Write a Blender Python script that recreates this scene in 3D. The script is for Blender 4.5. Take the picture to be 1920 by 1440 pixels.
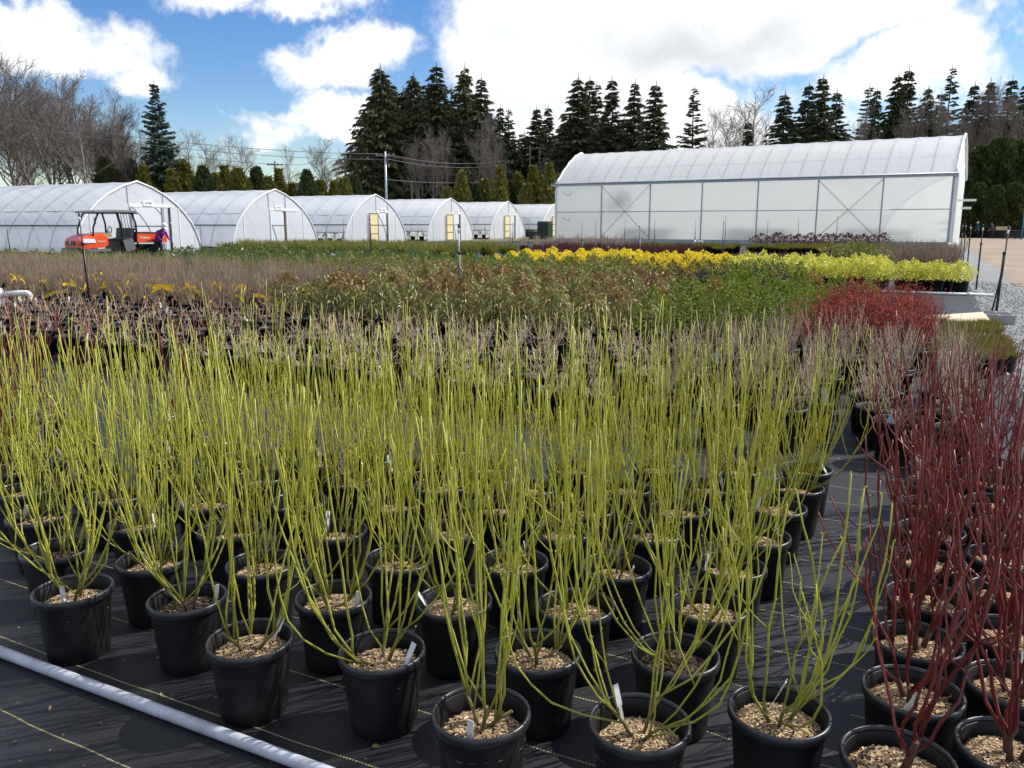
import bpy, math, random
import numpy as np
from mathutils import Vector, Matrix
R = math.radians
scene = bpy.context.scene
for o in list(bpy.data.objects): bpy.data.objects.remove(o)
C = scene.collection

# ------------------------------------------------------------------ camera
EYE = 1.55
cam = bpy.data.cameras.new('camera'); cam.sensor_fit = 'HORIZONTAL'; cam.sensor_width = 36; cam.lens = 28.8
cam.clip_start = 0.05; cam.clip_end = 6000
PITCH = math.atan(302 / 1536)
camo = bpy.data.objects.new('camera', cam); C.objects.link(camo)
camo.location = (0, 0, EYE); camo.rotation_euler = (R(90) - PITCH, 0, 0)
scene.camera = camo

# ------------------------------------------------------------------ sun, sky, exposure
SUN_AZ, SUN_EL = R(70), R(43)            # azimuth clockwise from +Y (to the right, a little ahead)
SUN_STRENGTH, SKY_STRENGTH = 4.8, 0.105
sl = bpy.data.lights.new('sun', 'SUN'); sl.energy = SUN_STRENGTH; sl.angle = R(0.55); sl.color = (1, .955, .88)
so = bpy.data.objects.new('sun', sl); C.objects.link(so)
sd = Vector((math.sin(SUN_AZ) * math.cos(SUN_EL), math.cos(SUN_AZ) * math.cos(SUN_EL), math.sin(SUN_EL)))
so.rotation_euler = sd.to_track_quat('Z', 'Y').to_euler(); so.location = sd * 50
scene.view_settings.view_transform = 'Standard'; scene.view_settings.look = 'None'
scene.view_settings.gamma = 1; scene.view_settings.exposure = 0.36
scene.view_settings.use_curve_mapping = False
scene.cycles.max_bounces = 5; scene.cycles.transparent_max_bounces = 8
scene.cycles.transmission_bounces = 4; scene.cycles.diffuse_bounces = 2; scene.cycles.glossy_bounces = 2
scene.cycles.caustics_reflective = False; scene.cycles.caustics_refractive = False

class NT:
    """small helper for node trees"""
    def __init__(s, nt): s.nt = nt; s.n = nt.nodes; s.l = nt.links
    def add(s, t, **kw):
        n = s.n.new(t)
        for k, v in kw.items():
            if k == 'ins':
                for i, x in v.items():
                    if hasattr(x, 'is_linked') or hasattr(x, 'links'): s.l.new(x, n.inputs[i])
                    else: n.inputs[i].default_value = x
            else: setattr(n, k, v)
        return n
    def m(s, op, a, b=0.0, c=0.0, clamp=False):
        n = s.add('ShaderNodeMath', operation=op, ins={0: a, 1: b, 2: c}); n.use_clamp = clamp
        return n.outputs[0]
    def noise(s, vec, scale, detail=4, rough=.55, dist=0.0, dims='3D'):
        n = s.add('ShaderNodeTexNoise', ins={'Scale': scale, 'Detail': detail, 'Roughness': rough, 'Distortion': dist})
        if vec is not None: s.l.new(vec, n.inputs['Vector'])
        return n.outputs['Fac']
    def ramp(s, fac, stops, interp='LINEAR'):
        n = s.add('ShaderNodeValToRGB'); cr = n.color_ramp; cr.interpolation = interp
        while len(cr.elements) < len(stops): cr.elements.new(.5)
        for e, (p, c) in zip(cr.elements, stops):
            e.position = p; e.color = (*c, 1) if len(c) == 3 else c
        s.l.new(fac, n.inputs[0]); return n.outputs[0]
    def mix(s, fac, a, b, blend='MIX'):
        n = s.add('ShaderNodeMix', data_type='RGBA', blend_type=blend)
        for k, x in ((0, fac), (6, a), (7, b)):
            if hasattr(x, 'links'): s.l.new(x, n.inputs[k])
            else: n.inputs[k].default_value = (*x, 1) if isinstance(x, tuple) and len(x) == 3 else x
        return n.outputs[2]

def build_world():
    w = bpy.data.worlds.new('World'); scene.world = w; w.use_nodes = True
    w.cycles.sampling_method = 'MANUAL'; w.cycles.sample_map_resolution = 512
    t = NT(w.node_tree); t.n.clear()
    out = t.add('ShaderNodeOutputWorld'); bg = t.add('ShaderNodeBackground', ins={'Strength': SKY_STRENGTH})
    t.l.new(bg.outputs[0], out.inputs[0])
    sky = t.add('ShaderNodeTexSky', sky_type='NISHITA', sun_disc=False, sun_elevation=SUN_EL, sun_rotation=SUN_AZ,
                altitude=50, air_density=1.0, dust_density=.3, ozone_density=2.2)
    co = t.add('ShaderNodeTexCoord').outputs['Generated']
    sp = t.add('ShaderNodeSeparateXYZ', ins={0: co})
    X, Y, Z = sp.outputs
    az = t.m('ARCTAN2', X, Y); el = t.m('ARCSINE', Z)
    wn = t.add('ShaderNodeTexNoise', ins={'Vector': co, 'Scale': 5.0, 'Detail': 6, 'Roughness': .6})
    ws = t.add('ShaderNodeSeparateColor', ins={0: wn.outputs['Color']})
    az2 = t.m('ADD', az, t.m('MULTIPLY', t.m('SUBTRACT', ws.outputs[0], .5), .34))
    el2 = t.m('ADD', el, t.m('MULTIPLY', t.m('SUBTRACT', ws.outputs[1], .5), .17))
    def cl(px, py, sx, sy, wgt):
        """a cumulus bank at a bearing / elevation (degrees)"""
        d = t.m('ADD', t.m('POWER', t.m('ABSOLUTE', t.m('DIVIDE', t.m('SUBTRACT', az2, R(px)), R(sx))), 2.0),
                t.m('POWER', t.m('ABSOLUTE', t.m('DIVIDE', t.m('SUBTRACT', el2, R(py)), R(sy))), 2.0))
        return t.m('MULTIPLY', t.m('POWER', 2.718, t.m('MULTIPLY', d, -1.0)), wgt)
    banks = [(-31, 10.6, 9.5, 1.9, .95), (-23.5, 9.3, 4.0, 1.5, .75), (-17.5, 14.6, 5.5, 1.8, 1.0), (-12, 13.3, 5, 1.5, .75),
             (-13.5, 7.0, 5.0, 1.7, 1.0), (-10, 10, 5.5, 1.9, .9), (4, 11, 9.5, 4.6, 1.3), (16, 13.5, 12, 3.4, 1.25),
             (9, 7.5, 10, 4, 1.1), (24, 9.0, 6, 3.2, .8), (34, 10.4, 5, 1.9, .95), (31, 15.8, 6.5, 2.0, 1.0), (16, 5, 10, 3, .7),
             (-27, 2.5, 12, 1.6, .45), (-8, 4.5, 5, 1.5, .5)]
    f = None
    for b in banks:
        c = cl(*b); f = c if f is None else t.m('MAXIMUM', f, c)
    # outside the banks: the same fair-weather cumulus goes on all round
    away = t.m('MAXIMUM', t.m('SMOOTH_MIN', t.m('MULTIPLY', t.m('SUBTRACT', t.m('ABSOLUTE', az), .66), 6.0), 1.0, .1),
               t.m('MULTIPLY', t.m('SUBTRACT', el, .33), 8.0))
    away = t.m('MINIMUM', t.m('MAXIMUM', away, 0.0), 1.0)
    big = t.noise(co, 3.2, 3, .5)
    gen = t.m('MULTIPLY', t.m('MULTIPLY', t.m('SUBTRACT', big, .40), 5.0), away)
    f = t.m('MAXIMUM', f, gen)
    fine = t.noise(co, 14, 9, .62, .3)
    dens = t.m('ADD', f, t.m('MULTIPLY', t.m('SUBTRACT', fine, .5), 1.0))
    mr = t.add('ShaderNodeMapRange', interpolation_type='SMOOTHSTEP', ins={0: dens, 1: .30, 2: .68, 3: 0.0, 4: 1.0})
    cover = mr.outputs[0]
    # cloud body: sunlit white with grey undersides
    def grey(px, py, sx, sy, wgt): return cl(px, py, sx, sy, wgt)
    g = t.m('MAXIMUM', grey(12.2, 12.0, 5.5, 1.7, 1.0), t.m('MAXIMUM', grey(-.5, 12.2, 4.5, 1.2, .5), grey(4, 8.5, 12, 1.5, .45)))
    g = t.m('ADD', t.m('MULTIPLY', g, .62), t.m('MULTIPLY', t.m('SUBTRACT', t.noise(co, 9, 6, .6), .45), .55), clamp=True)
    k = 1 / SKY_STRENGTH * .86
    ccol = t.mix(g, (1.06 * k, 1.07 * k, 1.08 * k), (.50 * k, .54 * k, .60 * k))
    hs = t.add('ShaderNodeHueSaturation', ins={'Hue': .512, 'Saturation': 1.36, 'Value': 1.06, 'Color': sky.outputs[0]})
    t.l.new(t.mix(cover, hs.outputs[0], ccol), bg.inputs[0])
build_world()

# ------------------------------------------------------------------ helpers: placing
F_PX = 1536.0
def at_depth(px, py, y):
    """world point at distance y ahead seen at photo pixel (1920 wide); used for far things only"""
    x = (px - 960) / F_PX; d = (py - 720) / F_PX
    r = Vector((x, math.cos(PITCH) - d * math.sin(PITCH), -math.sin(PITCH) - d * math.cos(PITCH)))
    return Vector((0, 0, EYE)) + r * (y / r.y)
def proj(p):
    x, y, z = p[0], p[1], p[2] - EYE
    f = y * math.cos(PITCH) - z * math.sin(PITCH); up = y * math.sin(PITCH) + z * math.cos(PITCH)
    if f < .05: return (9999, 9999)
    return (960 + F_PX * x / f, 720 - F_PX * up / f)
TH = R(-27.0); CU, SU = math.cos(TH), math.sin(TH)
def P(u, v, z=0.0): return Vector((u * CU - v * SU, u * SU + v * CU, z))   # nursery axes: u along the beds, v away
def in_view(p, m=60): 
    a = proj(p); return -m < a[0] < 1920 + m and a[1] < 1620

# ------------------------------------------------------------------ helpers: meshes
class MB:
    """collects vertices and faces (numpy) and links them as one mesh"""
    def __init__(s): s.v = []; s.f = []; s.mi = []; s.n = 0; s.sm = []
    def add(s, v, f, mat=0, smooth=False):
        v = np.asarray(v, float).reshape(-1, 3); s.v.append(v)
        f = np.asarray(f, int)
        s.f.append(f + s.n); s.mi.append((mat, len(f))); s.sm.append((smooth, len(f))); s.n += len(v)
        return s
    def box(s, c, sz, mat=0, rz=0.0, rot=None, taper=1.0):
        x, y, z = [q / 2 for q in sz]; t = taper
        v = np.array([(-x, -y, -z), (x, -y, -z), (x, y, -z), (-x, y, -z), (-x * t, -y * t, z), (x * t, -y * t, z), (x * t, y * t, z), (-x * t, y * t, z)])
        if rot is not None: v = v @ np.array(rot).T
        elif rz: 
            c_, s_ = math.cos(rz), math.sin(rz); v = v @ np.array([[c_, s_, 0], [-s_, c_, 0], [0, 0, 1]])
        return s.add(v + np.array(c), [(0, 3, 2, 1), (4, 5, 6, 7), (0, 1, 5, 4), (1, 2, 6, 5), (2, 3, 7, 6), (3, 0, 4, 7)], mat)
    def tube(s, pts, rad, n=6, mat=0, cap=True, smooth=True):
        p = np.asarray(pts, float); k = len(p)
        r = np.full(k, rad, float) if np.isscalar(rad) else np.asarray(rad, float)
        t = np.gradient(p, axis=0); t /= np.linalg.norm(t, axis=1)[:, None] + 1e-9
        ref = np.array((0., 0., 1.)) if abs(t[0][2]) < .9 else np.array((1., 0., 0.))
        a = np.cross(t, ref); a /= np.linalg.norm(a, axis=1)[:, None] + 1e-9
        b = np.cross(t, a)
        th = np.arange(n) * 2 * math.pi / n
        v = (p[:, None] + r[:, None, None] * (np.cos(th)[None, :, None] * a[:, None] + np.sin(th)[None, :, None] * b[:, None])).reshape(-1, 3)
        i = np.arange(k - 1)[:, None] * n; j = np.arange(n)[None]; j2 = (j + 1) % n
        f = np.stack([i + j, i + j2, i + n + j2, i + n + j], -1).reshape(-1, 4)
        s.add(v, f, mat, smooth)
        if cap and n >= 3:
            e = s.n - n
            if n == 4: s.f.append(np.array([[e, e + 1, e + 2, e + 3]])); s.mi.append((mat, 1)); s.sm.append((False, 1))
            else:
                s.f.append(np.array([[e, e + q, e + q + 1] for q in range(1, n - 1)])); s.mi.append((mat, n - 2)); s.sm.append((False, n - 2))
                e = s.n - n * k
                s.f.append(np.array([[e, e + q + 1, e + q] for q in range(1, n - 1)])); s.mi.append((mat, n - 2)); s.sm.append((False, n - 2))
        return s
    def lathe(s, prof, n=32, mat=0, c=(0, 0, 0), smooth=True, axis='Z'):
        pr = np.asarray(prof, float); k = len(pr); th = np.arange(n) * 2 * math.pi / n
        v = np.stack([pr[:, None, 0] * np.cos(th), pr[:, None, 0] * np.sin(th), np.repeat(pr[:, 1:2], n, 1)], -1).reshape(-1, 3)
        if axis == 'Y': v = v[:, [0, 2, 1]]
        if axis == 'X': v = v[:, [2, 0, 1]]
        i = np.arange(k - 1)[:, None] * n; j = np.arange(n)[None]; j2 = (j + 1) % n
        return s.add(v + np.array(c), np.stack([i + j, i + j2, i + n + j2, i + n + j], -1).reshape(-1, 4), mat, smooth)
    def leaves(s, c, d, l, w, rng, mat=0, sag=.15):
        """diamond leaves: base points c, directions d (unit), lengths l, widths w"""
        c = np.asarray(c, float); d = np.asarray(d, float); N = len(c)
        l = np.broadcast_to(l, (N,))[:, None]; w = np.broadcast_to(w, (N,))[:, None]
        rv = rng.normal(size=(N, 3)); sv = np.cross(d, rv); sv /= np.linalg.norm(sv, axis=1)[:, None] + 1e-9
        dn = np.zeros((N, 3)); dn[:, 2] = -1
        m = c + d * l * .45; e = c + d * l + dn * l * sag
        v = np.stack([c, m + sv * w / 2, e, m - sv * w / 2], 1).reshape(-1, 3)
        i = np.arange(N) * 4
        return s.add(v, np.stack([i, i + 1, i + 2, i + 3], -1), mat)
    def quad(s, a, b, c, d, mat=0): return s.add([a, b, c, d], [(0, 1, 2, 3)], mat)
    def mesh(s, name, mats):
        me = bpy.data.meshes.new(name)
        v = np.concatenate(s.v); me.vertices.add(len(v)); me.vertices.foreach_set('co', v.ravel())
        cnt = np.concatenate([np.full(len(f), f.shape[1]) for f in s.f]); idx = np.concatenate([f.ravel() for f in s.f])
        me.loops.add(len(idx)); me.loops.foreach_set('vertex_index', idx.astype(np.int32))
        me.polygons.add(len(cnt)); st = np.concatenate([[0], np.cumsum(cnt)[:-1]])
        me.polygons.foreach_set('loop_start', st.astype(np.int32)); me.polygons.foreach_set('loop_total', cnt.astype(np.int32))
        me.polygons.foreach_set('material_index', np.concatenate([np.full(k, m) for m, k in s.mi]).astype(np.int32))
        me.polygons.foreach_set('use_smooth', np.concatenate([np.full(k, b) for b, k in s.sm]).astype(bool))
        me.update(calc_edges=True); me.validate()
        for m in (mats if isinstance(mats, (list, tuple)) else [mats]): me.materials.append(m)
        return me
    def build(s, name, mats, parent=None, **kw): return obj(name, s.mesh(name, mats), parent, **kw)

def obj(name, me, parent=None, label=None, cat=None, group=None, kind=None, loc=None, rz=None, sc=None):
    o = bpy.data.objects.new(name, me); C.objects.link(o)
    if parent is not None: o.parent = parent
    if label: o['label'] = label
    if cat: o['category'] = cat
    if group: o['group'] = group
    if kind: o['kind'] = kind
    if loc is not None: o.location = loc
    if rz is not None: o.rotation_euler = (0, 0, rz)
    if sc is not None: o.scale = (sc, sc, sc) if np.isscalar(sc) else sc
    return o
def thing(name, label, cat, loc=(0, 0, 0), rz=0.0, group=None, sc=None): return obj(name, None, None, label, cat, group, None, loc, rz, sc)
_ones = 'first second third fourth fifth sixth seventh eighth ninth tenth eleventh twelfth thirteenth fourteenth fifteenth sixteenth seventeenth eighteenth nineteenth'.split()
def ordw(n):
    if n <= 19: return _ones[n - 1]
    t, r = divmod(n, 10)
    tens = {2: 'twent', 3: 'thirt', 4: 'fort', 5: 'fift', 6: 'sixt'}[t]
    return tens + 'ieth' if r == 0 else tens + 'y-' + _ones[r - 1]

# ------------------------------------------------------------------ helpers: materials
MATS = {}
def principled(name, col, rough=.6, spec=.5, metal=0.0, var=None, noise=None, bump=None, island=None, transl=0.0, coat=0.0, sheen=0.0):
    """col: base colour; island: list of colours picked per loose piece; noise: (scale, colour, amount); bump: (scale, strength, dist)"""
    m = bpy.data.materials.new(name); m.use_nodes = True; t = NT(m.node_tree); t.n.clear()
    out = t.add('ShaderNodeOutputMaterial'); b = t.add('ShaderNodeBsdfPrincipled', ins={'Roughness': rough, 'Metallic': metal, 'Specular IOR Level': spec, 'Coat Weight': coat, 'Sheen Weight': sheen})
    co = t.add('ShaderNodeTexCoord').outputs['Object']
    c = None
    if island:
        g = t.add('ShaderNodeNewGeometry').outputs['Random Per Island']
        oi = t.add('ShaderNodeObjectInfo').outputs['Random']
        if var: g = t.m('FRACT', t.m('ADD', t.m('MULTIPLY', g, 1 - var), t.m('MULTIPLY', oi, var)))
        c = t.ramp(g, [(i / max(1, len(island) - 1), q) for i, q in enumerate(island)])
    else:
        rgb = t.add('ShaderNodeRGB'); rgb.outputs[0].default_value = (*col, 1); c = rgb.outputs[0]
        if var:
            oi = t.add('ShaderNodeObjectInfo').outputs['Random']
            hs = t.add('ShaderNodeHueSaturation', ins={'Hue': t.m('ADD', .5 - .02 * var, t.m('MULTIPLY', oi, .04 * var)), 'Value': t.m('ADD', 1 - var * .35, t.m('MULTIPLY', oi, var * .7)), 'Color': c})
            c = hs.outputs[0]
    if noise:
        nf = t.noise(co, noise[0], 5, .6)
        mr = t.add('ShaderNodeMapRange', ins={0: nf, 1: .38, 2: .68, 3: 0.0, 4: noise[2]})
        c = t.mix(mr.outputs[0], c, noise[1])
    t.l.new(c, b.inputs['Base Color'])
    if bump:
        bn = t.add('ShaderNodeBump', ins={'Strength': bump[1], 'Distance': bump[2], 'Height': t.noise(co, bump[0], 4, .6)})
        t.l.new(bn.outputs[0], b.inputs['Normal'])
    sh = b.outputs[0]
    if transl:
        tr = t.add('ShaderNodeBsdfTranslucent'); t.l.new(c, tr.inputs[0])
        mx = t.add('ShaderNodeMixShader', ins={0: transl}); t.l.new(sh, mx.inputs[1]); t.l.new(tr.outputs[0], mx.inputs[2]); sh = mx.outputs[0]
    t.l.new(sh, out.inputs[0]); MATS[name] = m
    return m

def film_mat(name, col, transp, transl, rough=.25, tint=(1, 1, 1), wrinkle=.25, stain=.15):
    """greenhouse film: part clear, part milky and letting light through, a little gloss"""
    m = bpy.data.materials.new(name); m.use_nodes = True; t = NT(m.node_tree); t.n.clear()
    out = t.add('ShaderNodeOutputMaterial'); co = t.add('ShaderNodeTexCoord').outputs['Object']
    nf = t.noise(co, .6, 5, .6)
    c = t.mix(t.m('MULTIPLY', nf, stain), col, tuple(q * .72 for q in col))
    bmp = t.add('ShaderNodeBump', ins={'Strength': wrinkle, 'Distance': .05, 'Height': t.noise(co, 1.3, 5, .6, .6)})
    d = t.add('ShaderNodeBsdfPrincipled', ins={'Roughness': rough, 'Specular IOR Level': .5, 'Base Color': c, 'Normal': bmp.outputs[0]})
    tl = t.add('ShaderNodeBsdfTranslucent', ins={0: c, 1: bmp.outputs[0]}); tp = t.add('ShaderNodeBsdfTransparent', ins={0: (*tint, 1)})
    m1 = t.add('ShaderNodeMixShader', ins={0: transl, 1: d.outputs[0], 2: tl.outputs[0]})
    m2 = t.add('ShaderNodeMixShader', ins={0: transp, 1: m1.outputs[0], 2: tp.outputs[0]})
    t.l.new(m2.outputs[0], out.inputs[0]); return m

def fabric_mat():
    """black woven ground cover with pale stitched marker lines every foot, dust and wet-looking sheen"""
    m = bpy.data.materials.new('weed_fabric'); m.use_nodes = True; t = NT(m.node_tree); t.n.clear()
    out = t.add('ShaderNodeOutputMaterial'); co = t.add('ShaderNodeTexCoord').outputs['Object']
    sp = t.add('ShaderNodeSeparateXYZ', ins={0: co}); U, V, _ = sp.outputs
    wob = t.m('MULTIPLY', t.m('SUBTRACT', t.noise(co, .9, 3, .5), .5), .10)
    fr = t.m('FRACT', t.m('DIVIDE', t.m('ADD', V, wob), .305))
    ln = t.m('LESS_THAN', t.m('ABSOLUTE', t.m('SUBTRACT', fr, .5)), .0085)
    dash = t.m('GREATER_THAN', t.m('FRACT', t.m('MULTIPLY', U, 90.0)), .3)
    ln = t.m('MULTIPLY', ln, t.m('MULTIPLY', dash, t.m('GREATER_THAN', t.noise(co, 2.2, 2), .36)))
    dust = t.add('ShaderNodeMapRange', ins={0: t.noise(co, 1.7, 8, .65), 1: .42, 2: .78, 3: 0.0, 4: .55}).outputs[0]
    c = t.mix(dust, (.008, .009, .0125), (.034, .036, .043))
    sk = t.m('GREATER_THAN', t.noise(co, 55, 2, .5), .735)
    c = t.mix(t.m('MULTIPLY', sk, .6), c, (.20, .16, .11))
    c = t.mix(t.m('MULTIPLY', ln, .72), c, (.42, .38, .20))
    wv = t.add('ShaderNodeTexWave', wave_type='BANDS', bands_direction='X', ins={'Vector': co, 'Scale': 130.0, 'Distortion': 1.0})
    h = t.m('ADD', t.m('MULTIPLY', wv.outputs['Fac'], .02), t.m('ADD', t.m('MULTIPLY', t.noise(co, 2.5, 6, .6, .5), 1.0), t.m('MULTIPLY', t.noise(co, 60, 3), .03)))
    bmp = t.add('ShaderNodeBump', ins={'Strength': .35, 'Distance': .03, 'Height': h})
    rg = t.m('ADD', .46, t.m('MULTIPLY', t.noise(co, 3.1, 6, .6), .25))
    b = t.add('ShaderNodeBsdfPrincipled', ins={'Base Color': c, 'Roughness': rg, 'Specular IOR Level': .36, 'Normal': bmp.outputs[0]})
    t.l.new(b.outputs[0], out.inputs[0]); return m

def ground_mat(name, stops, scale, bump=.4, fine=40.0, rough=.95):
    m = bpy.data.materials.new(name); m.use_nodes = True; t = NT(m.node_tree); t.n.clear()
    out = t.add('ShaderNodeOutputMaterial'); co = t.add('ShaderNodeTexCoord').outputs['Object']
    a = t.m('ADD', t.m('ADD', t.m('MULTIPLY', t.noise(co, scale, 8, .7, .4), .45), t.m('MULTIPLY', t.noise(co, fine, 4, .7), .30)), t.m('MULTIPLY', t.noise(co, .22, 6, .7, .5), .25))
    c = t.ramp(a, stops)
    bmp = t.add('ShaderNodeBump', ins={'Strength': bump, 'Distance': .04, 'Height': t.noise(co, fine * .6, 5, .7)})
    b = t.add('ShaderNodeBsdfPrincipled', ins={'Base Color': c, 'Roughness': rough, 'Specular IOR Level': .25, 'Normal': bmp.outputs[0]})
    t.l.new(b.outputs[0], out.inputs[0]); return m

M_pot = principled('pot_plastic', (.0055, .006, .008), .5, .32, noise=(6, (.040, .036, .032), .5), bump=(70, .05, .002))
M_rim = principled('pot_rim_plastic', (.014, .016, .021), .36, .5, noise=(14, (.05, .05, .05), .4))
M_bark = principled('bark_chips', None, .9, .2, island=[(.07, .04, .022), (.40, .27, .14), (.58, .43, .25), (.24, .14, .075), (.66, .52, .34), (.13, .075, .045), (.48, .33, .18)])
M_soil = principled('bark_soil', (.30, .20, .115), .95, .1, noise=(26, (.07, .042, .026), .9), bump=(45, 1.0, .02))
M_green = principled('green_cane', None, .45, .45, island=[(.30, .33, .045), (.52, .50, .06), (.40, .42, .055), (.62, .57, .085), (.34, .34, .06)], noise=(25, (.25, .25, .05), .35), transl=.15)
def woody_base(m, col, z0, z1):
    t = NT(m.node_tree); b_ = [n for n in t.n if n.type == 'BSDF_PRINCIPLED'][0]; src = b_.inputs['Base Color'].links[0].from_socket
    sp = t.add('ShaderNodeSeparateXYZ', ins={0: t.add('ShaderNodeTexCoord').outputs['Object']})
    nz = t.noise(t.add('ShaderNodeTexCoord').outputs['Object'], 18, 3, .6)
    f = t.add('ShaderNodeMapRange', ins={0: t.m('ADD', sp.outputs[2], t.m('MULTIPLY', t.m('SUBTRACT', nz, .5), .25)), 1: z0, 2: z1, 3: .75, 4: 0.0}).outputs[0]
    t.l.new(t.mix(f, src, col), b_.inputs['Base Color'])
woody_base(M_green, (.22, .22, .06), .20, .46)
M_gwood = principled('cane_base_bark', (.16, .125, .06), .8, .2, noise=(40, (.11, .13, .03), .8))
M_red = principled('red_cane', None, .38, .5, island=[(.125, .013, .016), (.19, .020, .022), (.09, .012, .015), (.21, .034, .03)], noise=(25, (.10, .03, .03), .3))
M_rwood = principled('red_cane_base_bark', (.11, .05, .035), .8, .2, noise=(40, (.06, .03, .03), .8))
M_twigtan = principled('tan_twig', None, .75, .25, island=[(.50, .39, .27), (.36, .25, .17), (.60, .49, .35), (.44, .31, .21)], var=.35)
M_twigred = principled('russet_twig', None, .75, .25, island=[(.36, .24, .16), (.28, .16, .10), (.52, .39, .27), (.42, .24, .15)], var=.35)
M_twiggrey = principled('grey_twig', None, .8, .2, island=[(.36, .27, .19), (.46, .37, .26), (.26, .18, .13), (.52, .44, .32)], var=.3)
M_brown = principled('brown_brush', None, .8, .2, island=[(.25, .185, .14), (.34, .26, .18), (.20, .14, .11), (.38, .29, .19)], var=.25)
M_olivebrush = principled('olive_brush', None, .8, .2, island=[(.30, .27, .09), (.36, .31, .12), (.26, .20, .10), (.34, .32, .10)], var=.25)
M_redbrush = principled('red_brush', None, .7, .3, island=[(.42, .065, .035), (.50, .12, .05), (.30, .06, .04), (.44, .09, .05), (.30, .12, .07)], var=.2, transl=.2)
M_wine = principled('wine_brush', None, .7, .3, island=[(.085, .018, .022), (.12, .025, .03), (.06, .02, .02)], var=.2)
M_bronze = principled('bronze_leaf', None, .42, .5, island=[(.09, .12, .025), (.16, .19, .04), (.25, .25, .06), (.10, .15, .03), (.55, .48, .21), (.32, .19, .06), (.12, .18, .035)], var=.18, transl=.3)
M_rust = principled('rusty_leaf_tips', None, .45, .4, island=[(.27, .13, .045), (.19, .10, .035), (.38, .25, .09), (.16, .15, .04), (.30, .15, .05), (.13, .13, .035)], var=.2, transl=.3)
M_box = principled('small_green_leaf', None, .62, .25, island=[(.12, .18, .025), (.17, .24, .03), (.25, .29, .035), (.10, .15, .025), (.33, .32, .05)], var=.2, transl=.3)
M_orange = principled('orange_new_leaf', None, .45, .4, island=[(.42, .17, .05), (.34, .20, .05), (.22, .19, .04), (.15, .16, .03)], var=.2, transl=.3)
M_shrub = principled('mid_green_leaf', None, .6, .3, island=[(.07, .12, .025), (.10, .16, .03), (.14, .20, .04), (.06, .10, .025), (.19, .23, .05)], var=.15, transl=.28)
M_oliveleaf = principled('olive_leaf', None, .5, .4, island=[(.14, .16, .03), (.20, .20, .035), (.25, .23, .04), (.11, .13, .03)], var=.2, transl=.28)
M_bright = principled('fresh_green_leaf', None, .45, .4, island=[(.07, .15, .03), (.11, .20, .04), (.09, .16, .03), (.15, .22, .05)], var=.15, transl=.3)
M_yellow = principled('golden_leaf', None, .5, .4, island=[(.84, .66, .03), (.88, .74, .05), (.76, .58, .03), (.86, .70, .07)], var=.15, transl=.3)
M_lime = principled('lime_leaf', None, .5, .4, island=[(.64, .62, .08), (.74, .69, .13), (.48, .51, .07), (.78, .70, .18)], var=.15, transl=.3)
M_amber = principled('amber_leaf', None, .5, .4, island=[(.50, .27, .06), (.42, .22, .06), (.56, .34, .08)], var=.15, transl=.25)
M_dark = principled('dark_green_leaf', None, .5, .4, island=[(.035, .055, .022), (.05, .075, .025), (.065, .085, .03), (.04, .05, .02)], var=.15, transl=.2)
M_tuft = principled('olive_tuft', None, .55, .3, island=[(.15, .15, .022), (.20, .18, .028), (.11, .12, .02), (.25, .21, .04), (.09, .12, .02)], var=.2, transl=.3)
M_tag = principled('white_tag', (.78, .80, .80), .4, .5, transl=.2)
M_bluetag = principled('pale_blue_tag', (.45, .62, .72), .4, .5, transl=.2)
M_ytape = principled('yellow_tape', (.80, .52, .03), .45, .4, transl=.25)
M_gtie = principled('green_tie', (.01, .28, .16), .4)
M_conif = principled('conifer_needles', None, .7, .25, island=[(.048, .062, .033), (.070, .086, .045), (.096, .108, .055), (.038, .052, .028)], var=.25, transl=.15)
M_conif2 = principled('cedar_sprays', None, .7, .25, island=[(.055, .062, .030), (.080, .085, .038), (.105, .102, .048), (.045, .052, .026)], var=.25, transl=.15)
M_spruce = principled('blue_spruce_needles', None, .7, .25, island=[(.05, .080, .062), (.07, .11, .080), (.09, .13, .095), (.038, .062, .05)], var=.1, transl=.12)
M_hedge = principled('hedge_cedar', None, .65, .3, island=[(.085, .10, .022), (.13, .135, .028), (.20, .18, .038), (.06, .075, .018)], var=.35, transl=.25)
M_trunk = principled('tree_bark', (.10, .08, .065), .9, .15, noise=(6, (.05, .04, .034), .8))
M_bare = principled('bare_branches', (.175, .148, .132), .9, .1, var=.4)
M_pale = principled('pale_bare_branches', (.27, .24, .215), .9, .1, var=.3)
M_film = film_mat('hoop_film', (.90, .93, .98), .17, .40, .2)
M_endfilm = film_mat('end_wall_film', (.91, .94, .97), .16, .58, .35)
M_poly = film_mat('greenhouse_panel', (.93, .95, .94), .07, .72, .3, wrinkle=.12, stain=.35)
M_roofilm = film_mat('greenhouse_roof_film', (.94, .95, .97), .06, .58, .22, wrinkle=.3)
M_white = principled('white_pvc', (.80, .81, .82), .35, .5, noise=(12, (.5, .5, .48), .25))
M_pipe = principled('grey_white_pipe', (.46, .49, .58), .42, .45, noise=(11, (.26, .26, .28), .6), bump=(140, .15, .002))
M_galv = principled('galvanised_steel', (.36, .40, .44), .45, .5, .6, noise=(5, (.24, .27, .30), .4))
M_rib = principled('steel_hoop', (.22, .24, .27), .5, .5, .4)
M_black = principled('black_pipe', (.012, .012, .014), .4, .5)
M_darkst = principled('dark_steel', (.03, .033, .038), .45, .5, .2)
M_cream = principled('cream_door_panel', (.72, .63, .38), .6, .3, noise=(3, (.55, .45, .25), .4))
M_timber = principled('weathered_post', (.16, .125, .10), .85, .2, noise=(9, (.08, .06, .05), .7))
M_lintel = principled('pale_lintel_board', (.72, .76, .72), .6, .3)
M_print = principled('sign_print', (.05, .05, .06), .6, .3)
M_whiteprint = principled('white_print', (.85, .85, .85), .5, .3)
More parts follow.
